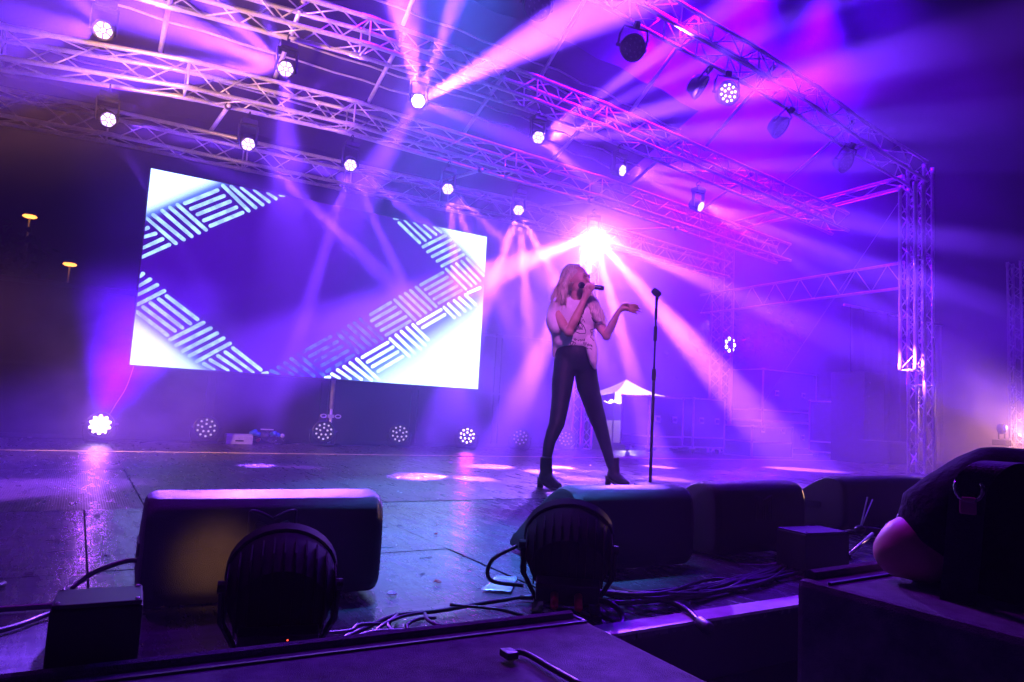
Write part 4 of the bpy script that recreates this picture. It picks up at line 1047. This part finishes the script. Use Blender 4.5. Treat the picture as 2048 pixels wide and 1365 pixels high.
# ------------------------------------------------------------------ singer
P0 = V((3.36, 4.25, 0)); vd = V((.62, .785, 0)).normalized(); rt = V((vd.y, -vd.x, 0))
def sp_(px, pyy, d=0.0):
    r_ = ray(px, pyy); tt = (d - (CAM - P0).dot(vd)) / r_.dot(vd); return CAM + r_ * tt
FR = Matrix((rt, vd, V((0, 0, 1)))).transposed()      # local (image right, away, up) -> world
sing = thing("person", "singer in white printed t-shirt, black leggings and ankle boots singing with one palm raised", "person", (P0.x, P0.y, 0))
RO = V(sing.location)
def cap(mb, pts, n=14):
    """pts: (px, py, depth, radius)"""
    P_ = [sp_(a, b_, d) for a, b_, d, r_ in pts]; r_ = [p[3] for p in pts]
    mb.ring_sweep(P_, r_, n); 
    for p, q in zip(P_, r_): mb.ball(p, q, 12, 8)
b_ = MB()
# torso, pelvis, neck
b_.ball(sp_(1152, 640, .0), .14, 18, 12, (1.05, .72, 1.05), FR); b_.ball(sp_(1150, 680, 0), .115, 18, 12, (1.0, .72, 1.2), FR); b_.ball(sp_(1149, 716, .0), .14, 18, 12, (1.0, .78, .9), FR)
cap(b_, [(1114, 624, -.02, .05), (1150, 618, 0, .065), (1190, 630, .02, .05)])
cap(b_, [(1150, 622, .0, .062), (1152, 604, -.01, .05), (1155, 588, -.02, .052)])
# head facing right and toward the camera
HC = sp_(1155, 562, -.02)
fw = (rt * .86 - vd * .48 + V((0, 0, .05))).normalized(); sd = fw.cross(V((0, 0, 1))).normalized(); upv = sd.cross(fw)
HM = Matrix((sd, fw, upv)).transposed()
def hp(x, y, z): return HC + HM @ V((x, y, z))
b_.ball(hp(0, -.012, .022), .1, 20, 14, (.80, .98, .98), HM); b_.ball(hp(0, .018, -.045), .075, 18, 12, (.82, .88, .98), HM)
b_.ball(hp(0, .05, -.088), .028, 12, 8, (1.1, .9, .8), HM)
b_.ring_sweep([hp(0, .080, .022), hp(0, .098, -.004), hp(0, .104, -.018)], [.009, .012, .014], 10); b_.ball(hp(0, .103, -.018), .014, 10, 8)
for s_ in (-1, 1):
    b_.ball(hp(s_ * .033, .083, .026), .015, 10, 8, (1.2, .6, .8), HM); b_.ball(hp(s_ * .034, .084, .044), .016, 10, 8, (1.5, .6, .4), HM); b_.ball(hp(s_ * .078, -.015, .0), .022, 10, 8, (.4, .8, 1.3), HM)
    b_.ball(hp(s_ * .04, .062, -.02), .025, 10, 8, (1, .7, .9), HM)
b_.ball(hp(0, .088, -.048), .017, 12, 8, (1.4, .7, .45), HM); b_.ball(hp(0, .085, -.063), .016, 12, 8, (1.3, .7, .45), HM)
# microphone arm
cap(b_, [(1112, 624, -.03, .052), (1122, 646, -.10, .046), (1137, 664, -.17, .040), (1150, 640, -.18, .036), (1162, 614, -.17, .027), (1168, 600, -.165, .023)])
MA, MBk = sp_(1163, 571, -.145), sp_(1208, 577, -.19)
md_ = (MBk - MA).normalized()
# palm near the microphone, fingers curling over it
pc = sp_(1173, 588, -.165)
b_.ring_sweep([sp_(1168, 600, -.165), pc, sp_(1177, 580, -.17)], [.024, .030, .026], 10); b_.ball(pc, .028, 12, 8)
for i, (bx, by, mx_, my_, ex, ey, r_) in enumerate(((1170, 590, 1169, 576, 1176, 567, .0085), (1174, 586, 1175, 572, 1182, 566, .009), (1179, 582, 1182, 571, 1187, 568, .009), (1183, 583, 1188, 575, 1187, 569, .0085))):
    pts = [sp_(bx, by, -.175), sp_(mx_, my_, -.195 - .0), sp_(ex, ey, -.178)]
    b_.ring_sweep(spline(pts, 4), [r_] * 9, 8); b_.ball(pts[0], r_, 8, 6); b_.ball(pts[-1], r_ * .95, 8, 6)
tp = spline([sp_(1172, 592, -.15), sp_(1180, 584, -.138), sp_(1188, 580, -.14)], 4); b_.ring_sweep(tp, [.011, .011, .011, .0105, .010, .010, .0095, .009, .009], 8); b_.ball(tp[-1], .009, 8, 6)
# raised palm
cap(b_, [(1192, 634, .0, .050), (1203, 656, -.03, .044), (1213, 672, -.06, .038), (1224, 650, -.10, .033), (1234, 630, -.13, .024), (1238, 622, -.135, .021)])
b_.ring_sweep([sp_(1238, 622, -.135), sp_(1245, 617, -.14), sp_(1256, 616, -.14)], [.022, .026, .024], 12)
b_.ball(sp_(1248, 617, -.14), .034, 14, 10, (1.25, .9, .62), FR)
for (bx, by, mx_, my_, ex, ey, dd, r_) in ((1256, 612, 1267, 609, 1277, 611.5, -.165, .0085), (1258, 616, 1270, 614, 1281, 617, -.15, .009), (1258, 619, 1270, 620, 1282, 623.5, -.13, .009), (1256, 622, 1266, 625, 1277, 628.5, -.115, .008)):
    pts = [sp_(bx, by, -.14), sp_(mx_, my_, (dd - .14) / 2), sp_(ex, ey, dd)]
    b_.ring_sweep(spline(pts, 4), [r_] * 7 + [r_ * .92, r_ * .8], 8); b_.ball(pts[-1], r_ * .8, 8, 6); b_.ball(pts[0], r_, 8, 6)
tp = spline([sp_(1243, 612, -.15), sp_(1250, 608, -.17), sp_(1259, 607.5, -.175)], 4); b_.ring_sweep(tp, [.012] * 6 + [.011, .010, .009], 8); b_.ball(tp[-1], .009, 8, 6)
# legs under the leggings
LL = [(1131, 722, -.02, .080), (1126, 760, -.05, .078), (1120, 810, -.10, .060), (1114, 848, -.14, .052), (1105, 868, -.16, .044), (1099, 886, -.19, .036), (1093, 922, -.24, .028), (1092, 958, -.25, .026)]
RL = [(1168, 724, .03, .082), (1176, 774, .08, .080), (1190, 822, .13, .062), (1203, 862, .16, .048), (1213, 898, .2, .036), (1222, 932, .24, .028), (1226, 952, .26, .026)]
cap(b_, LL); cap(b_, RL)
body = remesh(b_, "body", M['skin'], sing, .0058, RO, 3)
lg = MB()
lg.ball(sp_(1149, 712, .0), .152, 18, 12, (1.03, .80, 1.0), FR); lg.ball(sp_(1148, 694, -.01), .122, 18, 12, (1.05, .84, .7), FR); cap(lg, [(a, c_, d, r_ + .009) for a, c_, d, r_ in LL[:-1]]); cap(lg, [(a, c_, d, r_ + .009) for a, c_, d, r_ in RL[:-1]])
remesh(lg, "leggings", M['leggings'], sing, .010, RO, 4, .003, 14)
for nm, (ax_, ay, ad), (tx, ty, td), lab in (("ankle_boot", (1091, 950, -.25), (1106, 976, -.30), None), ("ankle_boot", (1226, 955, .25), (1240, 968, .20), None)):
    bt = MB(); an = sp_(ax_, ay, ad); gx = V((an.x, an.y, 0)); tdir = (rt * .62 - vd * .55).normalized()
    bt.ring_sweep([gx + V((0, 0, .23)), gx + V((0, 0, .16)), gx + V((0, 0, .10)) + tdir * .01], [.046, .047, .048], 16)
    bt.ring_sweep([gx - tdir * .035 + V((0, 0, .085)), gx + tdir * .04 + V((0, 0, .072)), gx + tdir * .10 + V((0, 0, .042)), gx + tdir * .155 + V((0, 0, .028))], [.040, .043, .037, .024], 14)
    bt.ball(gx + V((0, 0, .09)), .05, 12, 8)
    bo = remesh(bt, nm, M['boots'], sing, .008, RO, 3)
    hl = MB().ring_sweep([gx - tdir * .045 + V((0, 0, .075)) - RO, gx - tdir * .05 + V((0, 0, .0)) - RO], [.028, .022], 12)
    hl.build("heel", M['boots'], bo, True)
    so = MB(); sl = [(-.03, .024), (.03, .032), (.10, .036), (.15, .026), (.175, .008)]
    side = tdir.cross(V((0, 0, 1))); poly = [gx + tdir * a + side * w_ + V((0, 0, .045 * max(0, 1 - (a + .03) / .1))) - RO for a, w_ in sl] + [gx + tdir * a - side * w_ + V((0, 0, .045 * max(0, 1 - (a + .03) / .1))) - RO for a, w_ in sl[::-1]]
    so.prism(poly, (0, 0, .012)); so.build("sole", M['boots'], bo)
# shirt
sh = MB()
sh.ball(sp_(1150, 638, .0), .165, 20, 14, (1.08, .74, .95), FR); sh.ball(sp_(1148, 664, -.01), .150, 20, 14, (1.06, .80, .95), FR)
sh.ball(sp_(1146, 688, -.0), .150, 20, 14, (1.06, .80, .50), FR)
cap(sh, [(1115, 616, -.01, .058), (1150, 610, .0, .072), (1188, 624, .02, .056)])
cap(sh, [(1112, 618, -.02, .064), (1108, 640, -.05, .068), (1112, 655, -.08, .066)])
cap(sh, [(1112, 650, -.05, .062), (1118, 672, -.03, .062), (1120, 690, -.01, .055)])
cap(sh, [(1192, 628, .01, .060), (1200, 645, -.01, .056)])
cap(sh, [(1117, 680, .0, .045), (1114, 700, .0, .042), (1111, 710, .01, .030)]); cap(sh, [(1180, 684, -.06, .05), (1184, 706, -.09, .045), (1187, 724, -.09, .032), (1190, 736, -.08, .014)])
shirt = remesh(sh, "shirt", M['shirt'], sing, .0085, RO, 5, .008, 11)
# hair
hr = MB()
hr.ball(hp(0, -.046, .034), .113, 20, 14, (.84, .93, .97), HM)
for pts in ([(1140, 545, -.02, .045), (1130, 565, -.04, .042), (1122, 585, -.05, .034), (1115, 602, -.05, .022), (1108, 612, -.05, .008)],
            [(1142, 545, -.05, .034), (1131, 570, -.09, .028), (1126, 592, -.10, .022), (1124, 608, -.10, .010)],
            [(1150, 540, .02, .05), (1140, 580, .06, .05), (1135, 610, .07, .045), (1130, 635, .07, .03)],
            [(1172, 560, .07, .03), (1178, 590, .05, .035), (1186, 606, .0, .045), (1196, 622, -.04, .042), (1204, 638, -.06, .03), (1210, 650, -.06, .014)],
            [(1170, 590, .03, .035), (1180, 612, -.04, .04), (1190, 628, -.08, .035), (1198, 642, -.09, .022)]):
    cap(hr, pts, 12)
hair = remesh(hr, "hair", M['hair'], sing, .0075, RO, 2, .012, 30)
strands = MB(); rnd = random.Random(11)
for i in range(120):
    u = rnd.random(); x = 1126 + 30 * rnd.random()
    p = [sp_(1138 + rnd.uniform(-10, 22), 537 + rnd.uniform(0, 12), -.04 + rnd.uniform(-.05, .05))]
    ex, ey = 1098 + 36 * rnd.random(), 596 + 24 * rnd.random()
    p.append(sp_((1128 + ex) / 2 + rnd.uniform(-3, 6), 570 + rnd.uniform(-6, 6), -.08 + rnd.uniform(-.03, .03))); p.append(sp_(ex, ey, -.09 + rnd.uniform(-.04, .06)))
    strands.ring_sweep([q - RO for q in spline(p, 5)], [.0022] * 9 + [.0015, .0008], 4)
for i in range(60):
    p = [sp_(1176 + rnd.uniform(-5, 4), 590 + rnd.uniform(-10, 5), -.04), sp_(1194 + rnd.uniform(-8, 6), 612 + rnd.uniform(-4, 8), -.09), sp_(1206 + rnd.uniform(-12, 8), 642 + rnd.uniform(-12, 8), -.10)]
    strands.ring_sweep([q - RO for q in spline(p, 5)], [.0022] * 9 + [.0015, .0008], 4)
strands.build("loose_strands", M['hair'], hair)
# face marks
for s_ in (-1, 1):
    MB().ring_sweep([hp(s_ * x, y + .006, z) - RO for x, y, z in ((.020, .097, .052), (.035, .093, .057), (.050, .080, .051))], .0030, 6).build("eyebrow", M['hair'], body)
    MB().ring_sweep([hp(s_ * x, y + .006, z) - RO for x, y, z in ((.020, .090, .022), (.034, .091, .018), (.048, .080, .022))], .0024, 6).build("eyelash", M['ink'], body)
fm = MB().ring_sweep([hp(x, y + .004, z) - RO for x, y, z in ((-.022, .090, -.055), (0, .101, -.056), (.022, .090, -.055))], .0035, 6); fm.build("lips", M['red'], body)
# printed drawing on the shirt, laid on its surface
from mathutils.bvhtree import BVHTree
dg = bpy.context.evaluated_depsgraph_get()
bv = BVHTree.FromPolygons([v.co for v in shirt.data.vertices], [tuple(p.vertices) for p in shirt.data.polygons])
pr = MB()
def on_shirt(zx, zy):
    px, pyy = 1060 + zx * .2125, 510 + zy * .2125
    o_ = CAM - RO; d = ray(px, pyy).normalized()
    h, n_, _, _ = bv.ray_cast(o_, d)
    return None if h is None else h - d * .0015
for ln_ in ([(475, 540), (490, 520), (505, 535), (500, 555), (480, 560), (475, 575), (495, 590)], [(455, 585), (445, 620), (430, 640), (445, 655), (460, 640)], [(460, 600), (480, 640), (500, 605), (515, 635)],
            [(450, 660), (480, 640), (500, 660), (490, 690), (460, 690), (450, 660)], [(440, 700), (500, 700)], [(430, 650), (420, 690), (430, 725), (470, 740), (520, 740), (525, 715), (500, 660)],
            [(445, 610), (470, 600), (465, 630), (480, 650)], [(470, 610), (455, 650), (475, 690), (490, 650)], [(580, 590), (595, 620), (620, 640), (645, 640)], [(590, 600), (610, 610), (620, 590), (605, 585), (600, 620)],
            [(565, 710), (590, 700), (600, 720), (580, 740), (570, 720)], [(600, 700), (620, 690), (640, 700), (630, 725), (605, 735)], [(580, 750), (570, 775), (600, 810), (640, 805)], [(610, 730), (615, 765), (605, 790)],
            [(420, 790), (425, 810), (440, 800), (425, 790)], [(450, 800), (455, 812), (462, 800)], [(468, 802), (480, 797), (482, 810), (470, 812)], [(490, 812), (490, 800), (502, 800), (502, 812)], [(512, 790), (513, 812)],
            [(500, 830), (510, 820), (512, 838), (500, 838)], [(520, 830), (530, 826), (528, 840), (518, 838), (530, 842)], [(540, 845), (550, 838), (556, 850), (545, 856), (540, 845)], [(562, 858), (564, 845), (574, 848), (574, 862)], [(580, 850), (584, 868)],
            [(480, 858), (482, 872), (500, 876)], [(505, 870), (515, 878), (525, 872), (535, 882), (550, 880)], [(380, 830), (395, 810), (410, 820), (400, 845), (385, 850), (380, 830)], [(400, 815), (430, 830), (415, 855)], [(560, 880), (580, 885), (575, 897)]):
    pts = [on_shirt(*p) for p in ln_]; pts = [p for p in pts if p is not None]
    if len(pts) > 1: pr.ring_sweep(pts, .0028, 5)
pr.build("shirt_print", M['ink'], shirt)
# handheld microphone
t = thing("microphone", "black handheld microphone held to the singer's mouth", "microphone", MA)
qm = md_.to_track_quat('Z', 'Y').to_matrix(); Lm = (MBk - MA).length
MB().lathe([(.013, .03), (.016, .05), (.0185, .09), (.0185, Lm * .7), (.0195, Lm - .02), (.016, Lm)], 18, mat=qm).build("handle", M['black_plastic'], t, True)
MB().ball((0, 0, 0), .026, 16, 12).build("grille", M['grille'], t, True)
MB().box(qm @ V((0, 0, Lm * .72)) + V((0, 0, 0)) - vd * .0185, (.05, .003, .006), qm @ Matrix.Rotation(R(90), 3, 'Y')).build("label_stripe", M['alu'], t)
# microphone stand
ms = atZ(0, 1300, 972); t = thing("microphone_stand", "straight black microphone stand with an empty clip beside the singer", "microphone stand", ms)
top = atY(ms.y, 1313, 603) - ms; dr = top.normalized(); Lh = top.length
MB().tube(dr * .01, dr * Lh * .60, .0135, 12).build("lower_tube", M['black_metal'], t, True)
MB().tube(dr * Lh * .58, dr * (Lh - .02), .0085, 10).build("upper_tube", M['black_metal'], t, True)
MB().lathe([(.015, 0), (.019, .01), (.019, .09), (.012, .10)], 16, o=dr * (Lh * .585 - .03)).build("clutch", M['black_plastic'], t, True)
MB().lathe([(.13, 0), (.13, .01), (.12, .018), (.02, .03)], 32).build("base", M['black_metal'], t, True)
MB().lathe([(.010, 0), (.0135, .01), (.0135, .09), (.010, .10)], 14, o=dr * (Lh - .16)).lathe([(.014, 0), (.016, .01), (.016, .12), (.011, .13)], 14, o=dr * (Lh - .34)).build("collar", M['black_plastic'], t, True)
cq = (rt * .55 + V((0, 0, .85)) - vd * .2).normalized().to_track_quat('Z', 'Y').to_matrix()
clp = MB(); clp.ring_sweep([dr * (Lh - .07), dr * Lh, dr * Lh + V((0, 0, .03)) + rt * .004], [.012, .013, .016], 12)
clp.lathe([(.018, -.015), (.030, 0.0), (.033, .03), (.030, .055), (.022, .07)], 16, o=dr * Lh + V((0, 0, .055)) + rt * .018, mat=(rt * -.75 + V((0, 0, .6))).normalized().to_track_quat('Z', 'Y').to_matrix())
clp.build("clip", M['black_plastic'], t, True)

# ------------------------------------------------------------------ person leaning at the right edge
Q0 = V((1.30, .655, 0)); v1 = V((.91, .41, 0)).normalized(); r1 = V((v1.y, -v1.x, 0)); FR1 = Matrix((r1, v1, V((0, 0, 1)))).transposed()
def qp(px, pyy, d=0.0):
    r_ = ray(px, pyy); tt = (d - (CAM - Q0).dot(v1)) / r_.dot(v1); return CAM + r_ * tt
pw = thing("person", "person in black t-shirt with a shoulder strap leaning an elbow on the tall sub", "person", (1.62, .50, GZ))
RW = V(pw.location)
def cap2(mb, pts, n=16):
    P_ = [V(p[0]) for p in pts]; r_ = [p[1] for p in pts]; mb.ring_sweep(P_, r_, n)
    for p, q in zip(P_, r_): mb.ball(p, q, 14, 10)
EL = V((1.252, .672, .362)); SHL = qp(1995, 985, .0); 
b_ = MB()
FA = qp(1925, 1100, .2)
cap2(b_, [(SHL, .062), (SHL.lerp(EL, .5), .052), (EL, .048)])
b_.ball(EL + V((-.012, .012, -.012)), .044, 16, 12); b_.ball(EL + V((.0, -.02, -.014)), .045, 16, 12)
cap2(b_, [(EL, .052), (EL.lerp(FA, .3) + V((0, 0, -.008)), .052), (EL.lerp(FA, .7), .042), (FA, .030)])
# hand resting on the camera body
HD = FA + V((.07, .04, .02)); b_.ball(FA.lerp(HD, .6), .036, 14, 10, (1.2, .9, .6))
for k in range(4):
    a = HD + V((.0, .03 - .02 * k, 0)); cap2(b_, [(a, .009), (a + V((.035, .01, .012)), .0088), (a + V((.055 - .004 * k, .012, -.008)), .008)], 8)
cap2(b_, [(FA + V((.03, -.03, 0)), .012), (FA + V((.07, -.045, .012)), .0105), (FA + V((.10, -.035, .01)), .009)], 8)
TC = qp(2185, 1110, .06); tz = lambda z: V((TC.x, TC.y, z))
ls_ = [(tz(.44), .11), (tz(.30), .16), (tz(.05), .15), (tz(-.20), .16)]
cap2(b_, [(SHL, .062), (tz(.43), .09), (tz(.43) + r1 * .2, .065)])
cap2(b_, ls_)
HD2 = tz(.76) + r1 * .12 + v1 * .03
cap2(b_, [(tz(.46), .06), (HD2 + V((0, 0, -.08)), .055)], 14); b_.ball(HD2, .105, 20, 14, (.78, .95, 1.12)); b_.ball(HD2 + v1 * .1 + V((0, 0, -.01)), .018, 10, 8)
for s_ in (-1, 1):
    h0 = tz(-.22) + r1 * .09 * s_
    cap2(b_, [(h0, .09), (V((h0.x, h0.y, -.65)), .06), (V((h0.x, h0.y, GZ + .09)), .042), (V((h0.x, h0.y, GZ + .04)) + v1 * .14, .035)])
bodyw = remesh(b_, "body", M['skin'], pw, .010, RW, 4)
tp_ = MB()
cap2(tp_, [(p, r_ + .022) for p, r_ in ls_])
cap2(tp_, [(SHL, .080), (tz(.44), .105), (tz(.44) + r1 * .2, .08)])
sl_end = SHL.lerp(EL, .74)
cap2(tp_, [(SHL, .080), (SHL.lerp(EL, .4) + V((0, 0, .004)), .080), (SHL.lerp(EL, .58) + V((.005, 0, 0)), .079)])
SD = (EL - SHL).normalized()
tp_.ring_sweep([SHL.lerp(EL, .5), sl_end], [.078, .080], 20)
cap2(tp_, [(SHL + V((.04, .01, -.02)), .07), (SHL + V((.03, 0, -.20)), .075), (SHL + V((.03, -.01, -.42)), .08), (SHL + V((.04, -.01, -.70)), .075)])
remesh(tp_, "t_shirt", M['tee'], pw, .010, RW, 4, .006, 14)
tr_ = MB()
for s_ in (-1, 1):
    h0 = tz(-.22) + r1 * .09 * s_; cap2(tr_, [(h0, .11), (V((h0.x, h0.y, -.65)), .08), (V((h0.x, h0.y, GZ + .12)), .065)])
remesh(tr_, "trousers", M['tee'], pw, .016, RW, 4, .006, 9)
MB().ball(HD2 - RW + V((0, 0, .02)) - v1 * .015, .115, 20, 14, (.82, .97, 1.1)).build("hair", M['black_plastic'], pw, True)
for s_ in (-1, 1):
    h0 = tz(0) + r1 * .09 * s_; MB().ball(V((h0.x, h0.y, GZ + .045)) + v1 * .07 - RW, .05, 14, 10, (.9, 1.9, .85), FR1).build("shoe", M['boots'], pw, True)
# strap with ring and buckle over the shoulder
strp = thing("shoulder_strap", "black webbing strap with metal ring and pinkish buckle over the leaning person's shoulder", "strap", SHL)
sps = spline([qp(2040, 925, -.02) - SHL, qp(1985, 928, -.13) - SHL, qp(1942, 968, -.15) - SHL, qp(1932, 1020, -.15) - SHL, qp(1925, 1110, -.14) - SHL, qp(1915, 1220, -.13) - SHL, qp(1912, 1400, -.12) - SHL], 8)
sb = MB(); k0 = 0
for i, p in enumerate(sps):
    for s_ in ((-.024, 0), (.024, 0), (.024, .004), (-.024, .004)): sb.v.append(p + r1 * s_[0] - v1 * s_[1])
for i in range(len(sps) - 1):
    for j in range(4):
        a = i * 4 + j; c_ = i * 4 + (j + 1) % 4; sb.f.append((a, c_, c_ + 4, a + 4))
sb.build("webbing", M['strap'], strp)
rc = qp(1938, 978, -.165) - SHL
MB().ring_sweep([rc + r1 * .018 * math.cos(a) + V((0, 0, .020 * math.sin(a))) for a in [R(150 + 24 * i) for i in range(11)]], .0032, 8).build("ring", M['chrome'], strp, True)
MB().box(qp(1936, 1012, -.165) - SHL, (.022, .006, .026), FR1).build("buckle", M['pinkpaper'], strp, bevel=.003)
t = thing("camera", "dark camera body in the leaning person's hand, hidden behind the sleeve", "camera", FA + V((.14, .05, .01)))
MB().box((0, 0, 0), (.07, .13, .09)).build("body", M['black_plastic'], t, bevel=.01)
MB().lathe([(.035, 0), (.035, .08), (.03, .085)], 20, o=(0, .06, 0), mat=Matrix.Rotation(R(-90), 3, 'X')).build("lens", M['black_plastic'], t, True)
# ------------------------------------------------------------------ haze
hz = MB().box((6, 22, 3), (70, 64, 10.4))
o = hz.build("haze", M['alu'])
m = bpy.data.materials.new("thin_even_haze"); m.use_nodes = True
nt = m.node_tree; nt.nodes.remove(nt.nodes["Principled BSDF"])
pv = nt.nodes.new("ShaderNodeVolumePrincipled"); pv.inputs["Color"].default_value = (0.82, 0.62, 1.0, 1)
pv.inputs["Density"].default_value = 0.006; pv.inputs["Anisotropy"].default_value = 0.25
nt.links.new(pv.outputs[0], nt.nodes["Material Output"].inputs["Volume"])
o.data.materials[0] = m
tag(o, kind='stuff')

# drifting smoke: uneven clouds between the rear trusses and the back of the stage
def smoke(name, c, d, seed, dens, lo, scale):
    o = MB().box((0, 0, 0), d).build(name, M['alu']); o.location = c
    m = bpy.data.materials.new("drifting_smoke"); m.use_nodes = True
    nt = m.node_tree; nt.nodes.remove(nt.nodes["Principled BSDF"]); N, L = nt.nodes, nt.links
    pv = N.new("ShaderNodeVolumePrincipled"); pv.inputs["Color"].default_value = (0.82, 0.62, 1.0, 1); pv.inputs["Anisotropy"].default_value = 0.25
    tc = N.new("ShaderNodeTexCoord"); mp = N.new("ShaderNodeMapping"); mp.inputs["Location"].default_value = (seed, seed * 2, 0); mp.inputs["Scale"].default_value = (1, 1, 1.4)
    nz = N.new("ShaderNodeTexNoise"); nz.inputs["Scale"].default_value = scale; nz.inputs["Detail"].default_value = 3; nz.inputs["Distortion"].default_value = .6
    L.new(tc.outputs["Object"], mp.inputs[0]); L.new(mp.outputs[0], nz.inputs["Vector"])
    mr = N.new("ShaderNodeMapRange"); mr.inputs[1].default_value = lo; mr.inputs[2].default_value = .72; mr.inputs[3].default_value = 0; mr.inputs[4].default_value = dens
    L.new(nz.outputs[0], mr.inputs[0])
    # fade towards the faces of the box, so the cloud has no edges
    gx = N.new("ShaderNodeSeparateXYZ"); L.new(tc.outputs["Object"], gx.inputs[0]); prev = mr.outputs[0]
    for i in range(3):
        ab = N.new("ShaderNodeMath"); ab.operation = 'ABSOLUTE'; L.new(gx.outputs[i], ab.inputs[0])
        f = N.new("ShaderNodeMapRange"); f.interpolation_type = 'SMOOTHSTEP'; f.inputs[1].default_value = d[i] * .5; f.inputs[2].default_value = d[i] * (.22 if dens > .1 else .34); L.new(ab.outputs[0], f.inputs[0])
        mu = N.new("ShaderNodeMath"); mu.operation = 'MULTIPLY'; L.new(prev, mu.inputs[0]); L.new(f.outputs[0], mu.inputs[1]); prev = mu.outputs[0]
    L.new(prev, pv.inputs["Density"]); L.new(pv.outputs[0], N["Material Output"].inputs["Volume"])
    o.data.materials[0] = m; tag(o, kind='stuff'); return o
smoke("smoke_cloud", (6.4, 7.3, 2.2), (7.0, 3.6, 5.0), 3.0, .22, .32, .7)
smoke("thin_smoke", (5.2, 6.1, 3.2), (13.0, 5.8, 8.6), 11.0, .085, .26, .55)
smoke("thin_smoke", (12.0, 4.8, .9), (4.6, 3.2, 3.6), 21.0, .16, .3, .8)
smoke("par_halo_smoke", (0.45, 7.9, .75), (2.2, 1.3, 2.2), 5.0, .9, .25, 1.6)  # small smoke volume added to give the glaring par its halo
